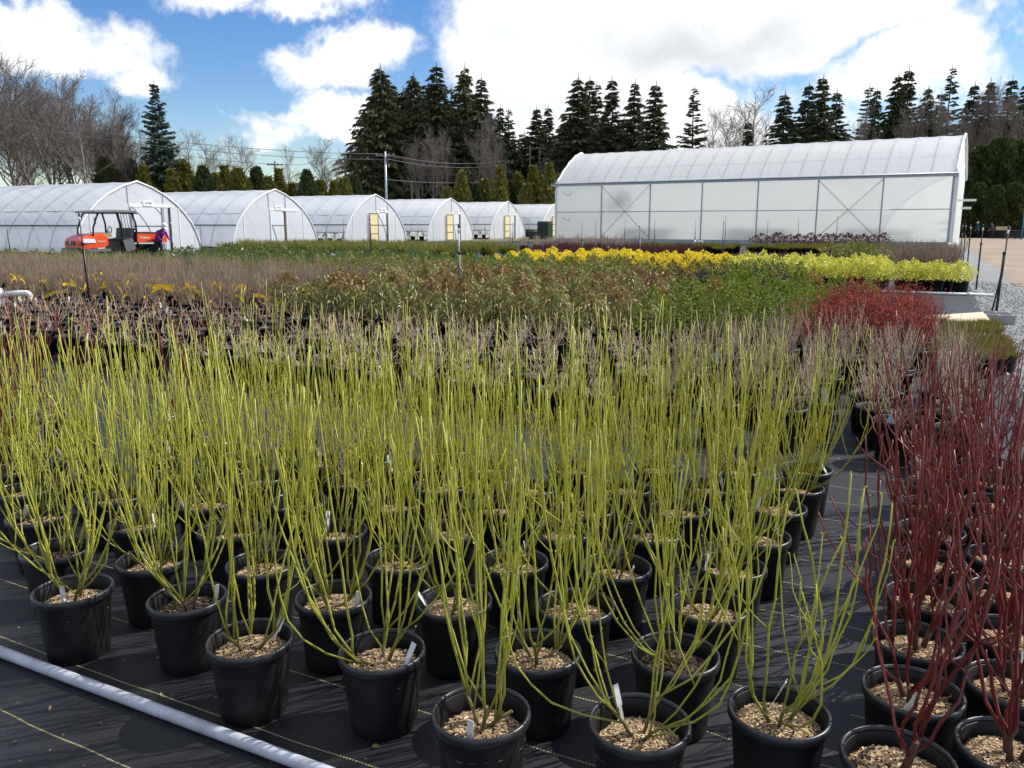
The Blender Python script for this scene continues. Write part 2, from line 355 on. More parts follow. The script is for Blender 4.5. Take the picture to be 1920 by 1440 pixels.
M_orangep = principled('orange_paint', (.78, .085, .018), .28, .5, coat=.4, noise=(4, (.60, .07, .02), .3))
M_tyre = principled('tyre_rubber', (.02, .02, .021), .85, .2, bump=(60, .5, .01))
M_grey = principled('grey_plastic', (.13, .14, .15), .5, .4)
M_lens = principled('headlight_lens', (.72, .78, .85), .12, .6, coat=.6)
M_seat = principled('black_seat', (.025, .026, .028), .55, .4)
M_skin = principled('skin', (.55, .33, .24), .55, .4)
M_purple = principled('purple_jacket', (.20, .025, .20), .75, .3, noise=(9, (.05, .03, .25), 1.0))
M_trouser = principled('dark_trousers', (.025, .026, .035), .85, .2)
M_teal = principled('teal_jacket', (.03, .13, .17), .8, .2)
M_slate = principled('slate_jacket', (.09, .10, .13), .8, .2)
M_cap = principled('white_cap', (.75, .75, .80), .7, .2)
M_navy = principled('navy_cloth', (.06, .06, .14), .8, .2)
M_card = principled('pale_plywood', (.68, .58, .42), .8, .2, noise=(7, (.55, .45, .30), .5))
M_block = principled('grey_block', (.32, .33, .35), .9, .2, noise=(20, (.22, .22, .23), .6), bump=(60, .4, .01))
M_stone = principled('gravel_stone', None, .9, .2, island=[(.26, .27, .26), (.36, .37, .36), (.18, .19, .20), (.46, .46, .44), (.15, .16, .15)])
M_wood = principled('pole_wood', (.17, .145, .125), .9, .15, noise=(8, (.10, .085, .07), .6))
M_leafdry = principled('dry_leaf_litter', None, .8, .2, island=[(.30, .21, .12), (.16, .11, .07), (.42, .34, .22), (.07, .09, .03), (.5, .46, .38)])
M_dgreen = principled('dark_green_bin', (.012, .03, .025), .5, .4)
M_roofdark = principled('dark_roof', (.05, .05, .055), .7, .3)

# ------------------------------------------------------------------ ground
gm = ground_mat('field_ground', [(.3, (.10, .085, .05)), (.5, (.15, .135, .07)), (.7, (.20, .17, .11))], .15)
b = MB(); S = 2600; b.quad((-S, -60, 0), (S, -60, 0), (S, S, 0), (-S, S, 0)); b.build('ground', gm, kind='structure')
def uvsheet(name, u0, u1, v0, v1, z, mat, n=1, wob=0.0, seed=1):
    rng = np.random.default_rng(seed); m = MB()
    vs = np.linspace(v0, v1, n + 1)
    l = np.stack([u0 + (rng.random(n + 1) - .5) * wob, vs, np.zeros(n + 1)], -1); r = np.stack([u1 + (rng.random(n + 1) - .5) * wob, vs, np.zeros(n + 1)], -1)
    v = np.concatenate([l, r]); i = np.arange(n)
    m.add(v, np.stack([i, i + n + 1, i + n + 2, i + 1], -1))
    o = m.build(name, mat, kind='structure'); o.rotation_euler = (0, 0, TH); o.location = (0, 0, z); return o
dirt = ground_mat('dirt_road', [(.28, (.14, .105, .075)), (.42, (.24, .185, .135)), (.6, (.33, .26, .195)), (.78, (.40, .33, .26))], .35, .5, 12)
uvsheet('road', 1.3, 26, -6, 120, .004, dirt, 60, .8, 3)
grav = ground_mat('gravel', [(.30, (.10, .105, .10)), (.45, (.22, .225, .22)), (.6, (.30, .31, .30)), (.75, (.40, .40, .38))], 2.0, 1.0, 26)
uvsheet('gravel_verge', .5, 1.9, -6, 90, .008, grav, 160, .55, 4)
uvsheet('weed_fabric', -75, .85, -8, 62, .012, fabric_mat(), 1)
rng = np.random.default_rng(11)
# loose stones on the verge
oct_v = np.array([(1, 0, 0), (0, 1, 0), (-1, 0, 0), (0, -1, 0), (0, 0, .7), (0, 0, -.5)], float)
oct_f = np.array([(0, 1, 4), (1, 2, 4), (2, 3, 4), (3, 0, 4), (1, 0, 5), (2, 1, 5), (3, 2, 5), (0, 3, 5)])
m = MB()
for _ in range(3600):
    v = 9 + 16 * rng.random() ** 1.5; u = rng.normal(1.4, .45)
    if not .75 < u < 3.6: continue
    s_ = .010 + .022 * rng.random() ** 2
    a = rng.random() * 6.28; c_, s2 = math.cos(a), math.sin(a)
    m.add(oct_v * s_ * (1 + .5 * rng.random(3)) @ np.array([[c_, s2, 0], [-s2, c_, 0], [0, 0, 1]]) + np.array(P(u, v, .012)), oct_f)
m.build('gravel', M_stone, kind='stuff', label='loose grey gravel stones along the edge of the dirt road', cat='gravel')
# dry leaf scraps on the fabric
m = MB(); N = 900
u = -6 + 7 * rng.random(N); v = 1.2 + 8 * rng.random(N) ** 1.3
c = np.array([P(a, b_, .02) for a, b_ in zip(u, v)]); th = rng.random(N) * 6.28
m.leaves(c, np.stack([np.cos(th), np.sin(th), .15 * rng.random(N)], -1), .008 + .026 * rng.random(N) ** 2, .005 + .011 * rng.random(N) ** 2, rng, sag=.2)
m.build('leaf_litter', M_leafdry, kind='stuff', label='dry leaf scraps and chips scattered on the black ground fabric', cat='litter')

# ------------------------------------------------------------------ hoop houses
PROF = [(3.95, 0), (3.86, .5), (3.68, 1.0), (3.40, 1.5), (3.0, 2.0), (2.46, 2.5), (1.75, 2.98), (.9, 3.38), (0, 3.66)]
def arch(y):                                              # height of the hoop at half width y
    ys = [p[0] for p in PROF][::-1]; zs = [p[1] for p in PROF][::-1]
    return float(np.interp(abs(y), ys, zs))
def full_prof(off=0.0, zmin_near=0.0):
    p = [(-y, z) for y, z in PROF] + [(y, z) for y, z in PROF[::-1][1:]]
    q = []
    for i, (y, z) in enumerate(p):
        a = p[max(0, i - 1)]; b_ = p[min(len(p) - 1, i + 1)]
        t = np.array((b_[0] - a[0], b_[1] - a[1])); t = t / np.linalg.norm(t); nn = np.array((-t[1], t[0]))
        q.append((y + nn[0] * off, z + nn[1] * off))
    return q
def text_mesh(txt, size, mat):
    cu = bpy.data.curves.new('t', 'FONT'); cu.body = txt; cu.size = size; cu.align_x = 'CENTER'; cu.align_y = 'CENTER'; cu.extrude = .003
    o = bpy.data.objects.new('t', cu); C.objects.link(o)
    dg = bpy.context.evaluated_depsgraph_get(); me = bpy.data.meshes.new_from_object(o.evaluated_get(dg))
    bpy.data.objects.remove(o); bpy.data.curves.remove(cu); me.materials.clear(); me.materials.append(mat); return me

RZH = TH                                                   # local X = u, local Y = v
LEN = 27.0
sub = lambda q: np.array(q)
def smooth_prof(k=4):
    p = np.array(full_prof()); t = np.arange(len(p)); tt = np.linspace(0, len(p) - 1, (len(p) - 1) * k + 1)
    return np.stack([np.interp(tt, t, p[:, 0]), np.interp(tt, t, p[:, 1])], -1)
rib_me = MB().tube([(0, y, z) for y, z in full_prof(-.012)], .03, 6).mesh('hoop', M_rib)
def film_mesh(zmin):
    pr = np.array([q for q in full_prof(.012)])
    if zmin > 0:                                           # near side rolled up to zmin
        keep = [q for q in pr if not (q[0] < 0 and q[1] < zmin)]
        yy = -np.interp(zmin, [p[1] for p in PROF], [p[0] for p in PROF]) - .012
        pr = np.array([(yy, zmin)] + keep)
    xs = np.arange(0, LEN + .01, .45); m = MB()
    k = len(pr); V = []
    for i, x in enumerate(xs):
        sg = .0 if i % 4 == 0 else (-.035 if i % 4 == 2 else -.026)   # film dips a little between hoops
        for (y, z) in pr:
            nrm = np.array((y, z + .6)); nrm = nrm / np.linalg.norm(nrm)
            V.append((-x, y + nrm[0] * sg, max(0, z + nrm[1] * sg)))
    i = np.arange(len(xs) - 1)[:, None] * k; j = np.arange(k - 1)[None]
    m.add(V, np.stack([i + j, i + j + 1, i + k + j + 1, i + k + j], -1).reshape(-1, 4), 0, True)
    return m.mesh('film', M_film)
film_closed, film_open = film_mesh(0), film_mesh(.85)
def rail(y, z, r, mat, name, t, sgn=-1):
    MB().tube([(0, y, z), (-LEN, y, z)], r, 6).build(name, mat, t)
def hoop_house(loc, label, door_y, door_w, door_h, sign, style, second_post=None):
    t = thing('hoop_house', label, 'greenhouse', loc, RZH, 'row of plastic hoop houses')
    obj('film_cover', film_open if style == 'open' else film_closed, t)
    for k in range(0, int(LEN / 1.8) + 1): obj('hoop', rib_me, t, loc=(-k * 1.8 - .02, 0, 0))
    rail(-3.52, 1.42, .035, M_darkst, 'hip_rail', t); rail(-2.85, 2.12, .018, M_rib, 'purlin', t); rail(-3.97, .06, .05, M_darkst, 'base_rail', t)
    rail(3.44, 1.36, .03, M_darkst, 'hip_rail', t)
    if style == 'open': rail(-3.83, .86, .035, M_rib, 'roll_up_bar', t)
    # end wall with a doorway
    m = MB(); pr = smooth_prof(4); y0, y1 = door_y - door_w / 2, door_y + door_w / 2
    def strip(ya, yb, zlow):
        ys = np.linspace(ya, yb, 14)
        for a, b_ in zip(ys[:-1], ys[1:]): m.quad((.03, a, zlow), (.03, b_, zlow), (.03, b_, max(zlow, arch(b_) - .02)), (.03, a, max(zlow, arch(a) - .02)))
    strip(-3.93, y0, 0); strip(y1, 3.93, 0); strip(y0, y1, door_h)
    m.build('end_wall', M_endfilm, t)
    MB().tube([(.04, y, z) for y, z in full_prof(.02)], .055, 8).build('arch_trim', M_white, t)
    fr = MB().box((.06, y0 - .04, door_h / 2), (.07, .07, door_h)); fr.build('door_post', M_lintel if style != 'closed' else M_galv, t)
    MB().box((.06, y1 + .05, door_h / 2), (.09, .14, door_h)).build('door_post', M_timber if style != 'closed' else M_galv, t)
    if second_post: MB().box((.06, second_post, door_h / 2), (.08, .09, door_h)).build('door_post', M_darkst, t)
    lim = float(np.interp(door_h + .3, [p[1] for p in PROF], [p[0] for p in PROF])) - .08
    la, lb_ = (y0 - .1, min(lim, y1 + (1.3 if style != 'open' else .15)))
    MB().box((.055, (la + lb_) / 2, door_h + .10), (.05, lb_ - la, .14)).build('lintel', M_lintel, t)
    for y in (y0 - .15, y1 + .15): MB().box((.05, y, (door_h + arch(y)) / 2 + .1), (.03, .04, arch(y) - door_h - .25)).build('mullion', M_galv, t)
    for y in (-2.9, 2.55): MB().box((.05, y, arch(y) / 2), (.03, .05, arch(y) - .06)).build('mullion', M_lintel, t)
    sg = MB().box((.10, door_y + .1, door_h + .22), (.03, .62, .30)).build('sign', M_whiteprint, t)
    tx = obj('sign_lettering', text_mesh(sign, .21, M_print), sg); tx.location = (.118, door_y + .1, door_h + .22); tx.rotation_euler = (R(90), 0, R(90))
    if style == 'open':
        d = MB().box((.14, y0 - .62, door_h / 2 + .02), (.04, 1.08, door_h - .06)).build('door', M_cream, t)
        for z in (.1, .75, 1.4, door_h - .05): MB().box((.17, y0 - .62, z), (.03, 1.1, .045)).build('door_brace', M_timber, d)
        for y in (y0 - 1.15, y0 - .09): MB().box((.171, y, door_h / 2 + .02), (.028, .05, door_h - .06)).build('door_brace', M_timber, d)
    return t
H0 = at_depth(262, 418, 46); H5 = at_depth(1040, 418, 92)
house_spec = [('nearest long white hoop house behind the orange utility vehicle', .45, 1.9, 2.35, 'HH8', 'closed', 1.9),
              ('second hoop house from the left with a narrow open doorway', .1, 1.25, 2.3, 'HH7', 'shut', None),
              ('hoop house with wide cream door beside the first rolled-up side', .75, 1.2, 2.3, 'HH6', 'open', None),
              ('fourth hoop house from the left, cream door swung open', .85, 1.2, 2.3, 'HH5', 'open', None),
              ('fifth and small-looking hoop house, second from the big greenhouse', .85, 1.2, 2.3, 'HH4', 'open', None),
              ('farthest hoop house, partly hidden by the big flat-walled greenhouse', .85, 1.2, 2.3, 'HH3', 'open', None)]
fr_ = [0, .19, .40, .60, .80, 1.0]
house_pos = []
for k, (lb, dy, dw, dh, sg, stl, sp_) in enumerate(house_spec):
    px = [262, 518, 705, 845, 952, 1040][k]; ry = [342, 360, 365, 376, 382, 387][k]
    zz = 3.66 - EYE
    depth = zz * F_PX / (418 - ry) if k else 43.0
    depth = [44.0, 54.5, 64.0, 74.0, 84.5, 95.0][k]
    p = at_depth(px, 418, depth); p.z = 0; house_pos.append(p)
    hoop_house(p, lb, dy, dw, dh, sg, stl, sp_)

# ------------------------------------------------------------------ the big greenhouse
GR = at_depth(1781, 418, 54.0); GL = at_depth(1043, 418, 69.5); GR.z = GL.z = 0
GLEN = (GL - GR).length; grz = math.atan2((GR - GL).y, (GR - GL).x)
EAVE, RIDGE, GW, BASE = 4.55, 7.42, 9.0, .30
g = thing('big_greenhouse', 'tall white greenhouse with flat translucent side wall and curved roof', 'greenhouse', GL, grz)
nb = 7; bay = GLEN / nb
xs = [0] + [bay * (i + .35) if False else bay * i for i in range(1, nb)] + [GLEN]
for i in range(nb):                                        # wall sheets between uprights
    for z0, z1 in ((BASE, (EAVE + BASE) / 2), ((EAVE + BASE) / 2, EAVE)):
        MB().quad((xs[i], 0, z0), (xs[i + 1], 0, z0), (xs[i + 1], 0, z1), (xs[i], 0, z1)).build('wall_panel', M_poly, g)
MB().box((GLEN / 2, -.03, BASE / 2 + .02), (GLEN, .10, BASE)).build('base_board', M_galv, g)
for i, x in enumerate(xs):
    w_ = .17 if i in (0, nb) else .085
    MB().box((x, -.06, (EAVE + BASE) / 2), (w_, .07, EAVE - BASE)).build('upright', M_galv if i else M_lintel, g)
MB().tube([(-.1, -.06, (EAVE + BASE) / 2), (GLEN, -.06, (EAVE + BASE) / 2)], .032, 6).build('mid_rail', M_galv, g)
mg = MB().box((GLEN / 2 - .1, -.12, EAVE + .04), (GLEN + .7, .24, .2)); mg.build('gutter', M_galv, g)
MB().tube([(-.4, -.25, EAVE + .12), (GLEN + .25, -.25, EAVE + .12)], .05, 8).build('gutter_lip', M_galv, g)
for i in (1, nb - 2):
    for a, b_ in (((xs[i], -.09, EAVE - .1), (xs[i + 1], -.09, BASE + .1)), ((xs[i], -.13, BASE + .1), (xs[i + 1], -.13, EAVE - .1))):
        MB().tube([a, b_], .022, 5).build('cross_brace', M_galv, g)
# curved gothic roof
def groof(s):                                              # s 0..1 across the width
    y = s * GW; q = 1 - abs(2 * s - 1)
    return y, EAVE + .1 + (RIDGE - EAVE - .1) * (1 - (1 - q) ** 1.75) * (.86 + .14 * q)
ss = np.linspace(0, 1, 25); rp = np.array([groof(s) for s in ss])
gxs = np.linspace(-.05, GLEN + .05, 85); m = MB(); V = []
for i, x in enumerate(gxs):
    dip = 0 if i % 4 == 0 else -.05 if i % 4 == 2 else -.036
    for j, (y, z) in enumerate(rp): V.append((x, y, z + dip * math.sin(math.pi * ss[j])))
k = len(rp); i = np.arange(len(gxs) - 1)[:, None] * k; j = np.arange(k - 1)[None]
m.add(V, np.stack([i + j, i + k + j, i + k + j + 1, i + j + 1], -1).reshape(-1, 4), 0, True); m.build('roof_film', M_roofilm, g)
rme = MB().tube([(0, y, z - .045) for y, z in rp], .03, 5).mesh('roof_bow', M_rib)
for x in np.arange(0, GLEN + .1, GLEN / 21): obj('roof_bow', rme, g, loc=(x, 0, 0))
MB().tube([(0, *groof(.17)[:1], groof(.17)[1] - .09), (GLEN, groof(.17)[0], groof(.17)[1] - .09)], .022, 5).build('purlin', M_rib, g)
MB().tube([(0, GW / 2, RIDGE - .1), (GLEN, GW / 2, RIDGE - .1)], .03, 5).build('purlin', M_rib, g)
for x, nm in ((0.0, 'end_wall'), (GLEN, 'end_wall')):
    m = MB()
    for a, b_ in zip(rp[:-1], rp[1:]): m.quad((x, a[0], BASE), (x, b_[0], BASE), (x, b_[0], b_[1] - .03), (x, a[0], a[1] - .03))
    m.build(nm, M_endfilm, g)
    pts = [(x + (.06 if x else -.06), y, z + .02 + .05 * math.sin(q * 2.3)) for q, (y, z) in enumerate(rp)]
    MB().tube(pts, .09, 7).build('end_trim', M_white, g)
MB().box((GLEN + .16, -.02, (EAVE + BASE) / 2), (.22, .2, EAVE - BASE)).build('corner_post', M_white, g)
MB().quad((0, GW, 0), (GLEN, GW, 0), (GLEN, GW, EAVE + .1), (0, GW, EAVE + .1)).build('rear_wall', M_poly, g)
for z in (EAVE - 1.55, EAVE - 2.05): MB().box((GLEN + .75, 1.2, z), (1.1 - (EAVE - 1.55 - z), .12, .14)).build('vent_arm', M_lintel, g)
for x, z in ((1.0, EAVE - .75), (.9, EAVE - 2.75)):
    MB().tube([(x - .3, -.15, z + .2), (x, -.17, z), (x + .35, -.17, z - .05), (x + .45, -.15, z + .2)], .025, 5).build('hook', M_galv, g)
# things inside, seen dimly through the sheet
def inside(name, label, x, y, z, sz, mat, cat): 
    o = MB().box((0, 0, sz[2] / 2), sz).build(name, mat, None, label=label, cat=cat); o.matrix_world = Matrix.Translation(GL) @ Matrix.Rotation(grz, 4, 'Z') @ Matrix.Translation((x, y, z)); return o
fan = thing('circulation_fan', 'grey circulation fan hanging inside the greenhouse behind the first cross brace', 'fan', GL + Matrix.Rotation(grz, 3, 'Z') @ Vector((bay * 1.35, .9, EAVE - 1.85)), grz)
MB().lathe([(.0, -.02), (.62, -.02), (.66, .02), (.66, .30), (.60, .30), (.58, .02), (.1, .0)], 20, axis='Y', c=(0, 0, .7)).build('housing', M_slate, fan)
for a in range(4): MB().box((.28 * math.cos(a * 1.571), .12, .7 + .28 * math.sin(a * 1.571)), (.5, .03, .16), rot=Matrix.Rotation(-a * 1.571, 3, 'Y')).build('blade', M_grey, fan)
MB().tube([(0, .15, 1.36), (0, .15, 1.75)], .03, 5).build('hanger', M_galv, fan)
def bench(lab, x, y, ln, plants=True, seed=0):
    base = GL + Matrix.Rotation(grz, 3, 'Z') @ Vector((x, y, 0))
    t = thing('growing_bench', lab, 'bench', base, grz)
    MB().box((0, 0, .78), (ln, 1.3, .07)).build('bench_top', M_galv, t)
    for sx in (-1, 1):
        for sy in (-1, 1): MB().box((sx * (ln / 2 - .15), sy * .55, .375), (.06, .06, .75)).build('leg', M_galv, t)
    r_ = np.random.default_rng(seed); N = 500
    c = np.stack([(r_.random(N) - .5) * ln, (r_.random(N) - .5) * 1.2, .82 + .1 * r_.random(N)], -1); d = r_.normal(size=(N, 3)); d[:, 2] = abs(d[:, 2]) + .6; d /= np.linalg.norm(d, axis=1)[:, None]
    MB().leaves(c, d, .25 + .25 * r_.random(N), .1, r_).build('seedlings', M_shrub, t)
bench('growing bench behind the sheet under the fan', bay * 1.9, 1.0, 4.0, seed=1); bench('growing bench behind the middle of the greenhouse wall', bay * 4.0, .95, 4.6, seed=2); bench('growing bench inside at the right end of the greenhouse', bay * 5.9, 1.1, 4.4, seed=3)

# ------------------------------------------------------------------ trees
def conifer_meshes(seed, H, Rb, levels, nb, spr, droop, mat, slen=1.3, swid=.42, power=.85, gap=.0, low=.06):
    r_ = np.random.default_rng(seed); tr = MB(); cr = MB()
    zz = np.linspace(0, H, 9); bend = np.cumsum(r_.normal(0, .06, 9))
    tr.tube(np.stack([bend, np.roll(bend, 3) - bend[6], zz], -1), np.linspace(H * .014, .02, 9), 7)
    Cs, Ds, Ls = [], [], []
    for k in range(levels):
        f = low + (1 - low) * (k / levels) ** .92
        z = f * H; L = Rb * (1 - f) ** power * (.62 + .38 * min(1, f / .22))
        if r_.random() < gap: continue
        n = max(3, int(nb * (.6 + .4 * (1 - f)) + r_.integers(-1, 2)))
        a0 = r_.random() * 6.28
        for q in range(n):
            zj = z + r_.normal(0, H / levels * 1.0)
            if zj > H * .965 or zj < .4: continue
            L = Rb * max(.02, 1 - zj / H) ** power * (.62 + .38 * min(1, zj / H / .22))
            a = a0 + q * 6.283 / n + r_.normal(0, .3); l = max(.22, L * (.45 + .8 * r_.random() ** 1.3))
            up = .25 * f - droop * (.6 + .8 * r_.random())
            d = np.array((math.cos(a), math.sin(a), up)); o = np.array((np.interp(zj, zz, bend), 0, zj))
            tip = o + d * l + np.array((0, 0, .10 * l)); mid = o + d * l * .55
            tr.tube([o, mid, tip], [.05 * l / 3 + .015, .03 * l / 3 + .01, .006], 3, cap=False)
            ns = max(3, int(spr * (.4 + l / Rb)))
            t = r_.random(ns) ** .8; c = o + (tip - o) * t[:, None] + r_.normal(0, .08, (ns, 3)) * l * .25
            sd_ = np.where(r_.random(ns) < .5, -1, 1) * (.35 + .5 * r_.random(ns))
            dx = np.stack([np.cos(a + sd_), np.sin(a + sd_), up - .15 - droop * r_.random(ns)], -1)
            dx /= np.linalg.norm(dx, axis=1)[:, None]; Cs.append(c); Ds.append(dx); Ls.append(np.full(ns, 1.0) * slen * (.45 + .55 * (1 - f)) * (.6 + .7 * r_.random(ns)))
    n = 34; t = r_.random(n); c = np.stack([np.full(n, bend[-1]), np.zeros(n), H * (.92 + .075 * t)], -1)
    a = r_.random(n) * 6.28; d = np.stack([np.cos(a), np.sin(a), .5 + 1.5 * t], -1); d /= np.linalg.norm(d, axis=1)[:, None]
    Cs.append(c); Ds.append(d); Ls.append(np.full(n, slen * .42) * (1.15 - t))
    Cs, Ds, Ls = np.concatenate(Cs), np.concatenate(Ds), np.concatenate(Ls)
    cr.leaves(Cs, Ds, Ls, Ls * swid, r_, sag=.25)
    return tr.mesh('trunk', M_trunk), cr.mesh('crown', mat)
def bare_meshes(seed, H, spread, mat, depth=4, kids=(5, 6, 6, 5)):
    r_ = np.random.default_rng(seed); tr = MB(); tw = MB()
    def grow(o, d, l, rad, lv):
        k = 4 if lv < 2 else 3
        pts = [o]; dd = d.copy()
        for _ in range(k):
            dd = dd + r_.normal(0, .10 + .05 * lv, 3); dd[2] += .07; dd /= np.linalg.norm(dd); pts.append(pts[-1] + dd * l / k)
        (tr if lv < 2 else tw).tube(pts, np.linspace(rad, rad * (.35 if lv else .25), k + 1), 6 if lv == 0 else 4 if lv == 1 else 3, cap=False)
        if lv >= depth: return
        n = kids[lv] + r_.integers(-1, 2)
        for q in range(n):
            f = (.28 if lv == 0 else .2) + (.72 if lv == 0 else .75) * (q + r_.random()) / n
            i = min(k - 1, int(f * k)); p = pts[i] + (pts[i + 1] - pts[i]) * (f * k - i)
            a = r_.random() * 6.28; s_ = spread * (.6 + .7 * r_.random())
            nd = np.array((math.cos(a) * s_, math.sin(a) * s_, 0)) + dd * .75; nd /= np.linalg.norm(nd)
            grow(p, nd, l * (.42 if lv == 0 else .52) * (1.25 - .55 * f) * (.8 + .4 * r_.random()), max(.017, rad * .42 * (1.2 - .5 * f)), lv + 1)
    grow(np.zeros(3), np.array((0, 0, 1.)), H * .86, H * .0125, 0)
    return tr.mesh('trunk', mat), tw.mesh('crown', mat)
def cedar_meshes(seed, H, Rb, N, mat, tip=.8):
    r_ = np.random.default_rng(seed); tr = MB().tube([(0, 0, 0), (.05, 0, H * .5), (0, 0, H * .95)], [.14, .09, .02], 6); cr = MB()
    f = r_.random(N) ** 1.15; a = r_.random(N) * 6.28
    lump = 1 + .22 * np.sin(a * 3 + seed) * np.sin(f * 11 + seed) + .14 * np.sin(a * 5 + f * 23)
    rad = Rb * np.clip(1 - f, 0, 1) ** tip * np.clip(f / .06 + .55, 0, 1) * lump * (1 - .45 * r_.random(N) ** 2.2)
    c = np.stack([rad * np.cos(a), rad * np.sin(a), f * H * .97], -1)
    d = np.stack([np.cos(a + r_.normal(0, .5, N)), np.sin(a + r_.normal(0, .5, N)), .9 + .8 * r_.random(N)], -1); d /= np.linalg.norm(d, axis=1)[:, None]
    L = H * .062 * (.4 + 1.2 * r_.random(N))
    cr.leaves(c, d, L, L * .5, r_, sag=.05); return tr.mesh('trunk', M_trunk), cr.mesh('crown', mat)
CON = [conifer_meshes(1, 26, 6.0, 74, 8, 46, .30, M_conif, 1.05, .40, 1.02), conifer_meshes(2, 26, 5.2, 70, 8, 44, .22, M_conif, 1.0, .40, .98, gap=.06),
       conifer_meshes(3, 26, 5.6, 50, 7, 42, .08, M_conif, 1.05, .40, 1.0, gap=.10), conifer_meshes(4, 26, 6.4, 76, 8, 50, .55, M_conif2, 1.05, .38, .78, gap=.05),
       conifer_meshes(5, 26, 5.8, 72, 8, 46, .60, M_conif2, 1.0, .38, .85, gap=.10)]
SPR = conifer_meshes(6, 26, 6.4, 60, 9, 48, .06, M_spruce, 1.1, .40, .80, .05)
BAR = [bare_meshes(10 + i, 20, .44 + .05 * i, M_bare, 4, (11, 8, 6, 4)) for i in range(4)]
PAL = [bare_meshes(20 + i, 12, .7, M_pale, 3, (10, 9, 7)) for i in range(2)]
CED = [cedar_meshes(30 + i, 8, [1.5, 1.8, 1.3][i], 2600, M_hedge, [.75, .6, .9][i]) for i in range(3)] + [cedar_meshes(36, 8, 2.0, 3000, M_dark, .8)]
M_bighedge = principled('tall_hedge_foliage', None, .65, .3, island=[(.035, .055, .016), (.055, .08, .022), (.085, .11, .03), (.028, .045, .014), (.12, .13, .03)], var=.15, transl=.2)
BIGH = [cedar_meshes(40 + i, 11, 3.0, 9000, M_bighedge, .42) for i in range(2)]
rt = random.Random(5)
def tree(name, label, cat, me, Hm, px, top, Z, wid=1.0, group=None, ground=0):
    p = at_depth(px, top, Z); h = p.z; s_ = h / Hm
    t = thing(name, label, cat, (p.x, p.y, 0), rt.random() * 6.28, group, (s_ * wid, s_ * wid, s_))
    obj('trunk', me[0], t); obj('crown', me[1], t); return t
# lone spruce and tall stands
tree('spruce_tree', 'lone blue-green spruce standing beside the bare alders on the left', 'tree', SPR, 26, 290, 147, 105, .80)
stand = [(688, 232, 118, 4, .95), (713, 116, 122, 3, .86), (742, 190, 126, 4, .9), (775, 130, 124, 3, .72), (818, 114, 122, 1, 1.0), (846, 200, 130, 4, .9),
         (869, 116, 124, 3, .62), (901, 138, 122, 0, .80), (924, 215, 130, 0, .95), (938, 194, 134, 1, .72), (956, 200, 134, 2, .72), (1008, 196, 132, 0, .85), (1028, 194, 134, 1, .72),
         (1056, 225, 124, 3, .95), (1086, 138, 122, 0, .95), (1106, 140, 130, 1, .8), (1120, 152, 128, 2, .75), (1148, 140, 124, 1, .78), (1190, 146, 122, 0, .72), (1230, 150, 118, 0, .85)]
for i, (px, ty, Z, k, w) in enumerate(stand):
    tree('conifer_tree', ('dark tall conifer' if ty < 160 else 'shorter dark conifer') + f' in the central stand behind the hoop houses, {ordw(i + 1)} from its left edge', 'tree', CON[k], 26, px, ty, Z, w * 1.62, 'conifers of the central stand')
back = [(692, 240), (716, 205), (740, 195), (762, 190), (792, 180), (832, 185), (852, 200), (884, 190), (912, 215), (704, 165), (730, 150), (756, 160), (800, 150), (840, 158), (878, 165), (955, 240), (985, 245), (1018, 235), (1040, 255), (1072, 225), (1098, 215), (1135, 225), (1170, 215), (1210, 225)]
for i, (px, ty) in enumerate(back):
    tree('conifer_tree', f'low dark conifer filling the back of the central stand, {ordw(i + 1)} from the left', 'tree', CON[(i * 2 + 1) % 5], 26, px, ty, 142, 2.1, 'conifers behind the central stand')
right = [(1305, 158, 116, 2, .78), (1404, 222, 120, 1, .9), (1474, 168, 120, 0, 1.05), (1518, 150, 122, 1, .9), (1545, 136, 120, 0, .9), (1571, 164, 122, 1, .9), (1629, 156, 124, 2, .8), (1646, 160, 126, 1, .75),
         (1688, 132, 122, 0, .9), (1706, 121, 124, 1, .85), (1744, 156, 124, 0, .85), (1766, 168, 130, 2, .8), (1790, 119, 122, 2, .72), (1829, 150, 126, 1, .85), (1858, 144, 124, 0, .85), (1900, 140, 120, 1, .9), (1925, 150, 122, 0, .9)]
for i, (px, ty, Z, k, w) in enumerate(right):
    tree('conifer_tree', ('single open-branched conifer left of the gap above the big greenhouse' if i == 0 else f'dark conifer above the big greenhouse roof, {ordw(i + 1)} from the left'), 'tree', CON[k], 26, px, ty, Z, w * 1.42, 'conifers above the big greenhouse')
for i, (px, ty) in enumerate([(1490, 225), (1530, 215), (1585, 240), (1660, 225), (1690, 215), (1725, 220), (1770, 230), (1810, 220), (1850, 220), (1890, 215), (1920, 225)]):
    tree('conifer_tree', f'low dark conifer at the back of the right-hand wood, {ordw(i + 1)} from the left', 'tree', CON[(i * 2) % 5], 26, px, ty, 140, 1.9, 'conifers at the back of the right-hand wood')
bl = [(-25, 130, 92), (12, 122, 98), (48, 124, 104), (84, 160, 100), (118, 168, 108), (148, 166, 98), (178, 205, 106), (206, 214, 112), (236, 222, 104), (30, 190, 112), (70, 200, 118), (128, 220, 120), (165, 240, 118), (254, 250, 110), (-5, 170, 116), (20, 240, 125), (52, 230, 126), (100, 215, 124), (142, 205, 125), (190, 238, 124), (222, 250, 126), (240, 262, 118)]
for i, (px, ty, Z) in enumerate(bl):
    tree('bare_tree', f'tall leafless brown alder at the left edge, {ordw(i + 1)} counted from the nearest', 'tree', BAR[i % 4], 20, px, ty, Z, 1.0, 'leafless alders at the left')
pl = [(326, 268, 120), (352, 262, 126), (388, 272, 120), (426, 272, 124), (455, 275, 130), (524, 288, 128), (598, 276, 118), (622, 296, 124), (640, 300, 130), (1340, 226, 120), (1365, 234, 124), (1385, 240, 126), (1412, 190, 128), (1432, 232, 124)]
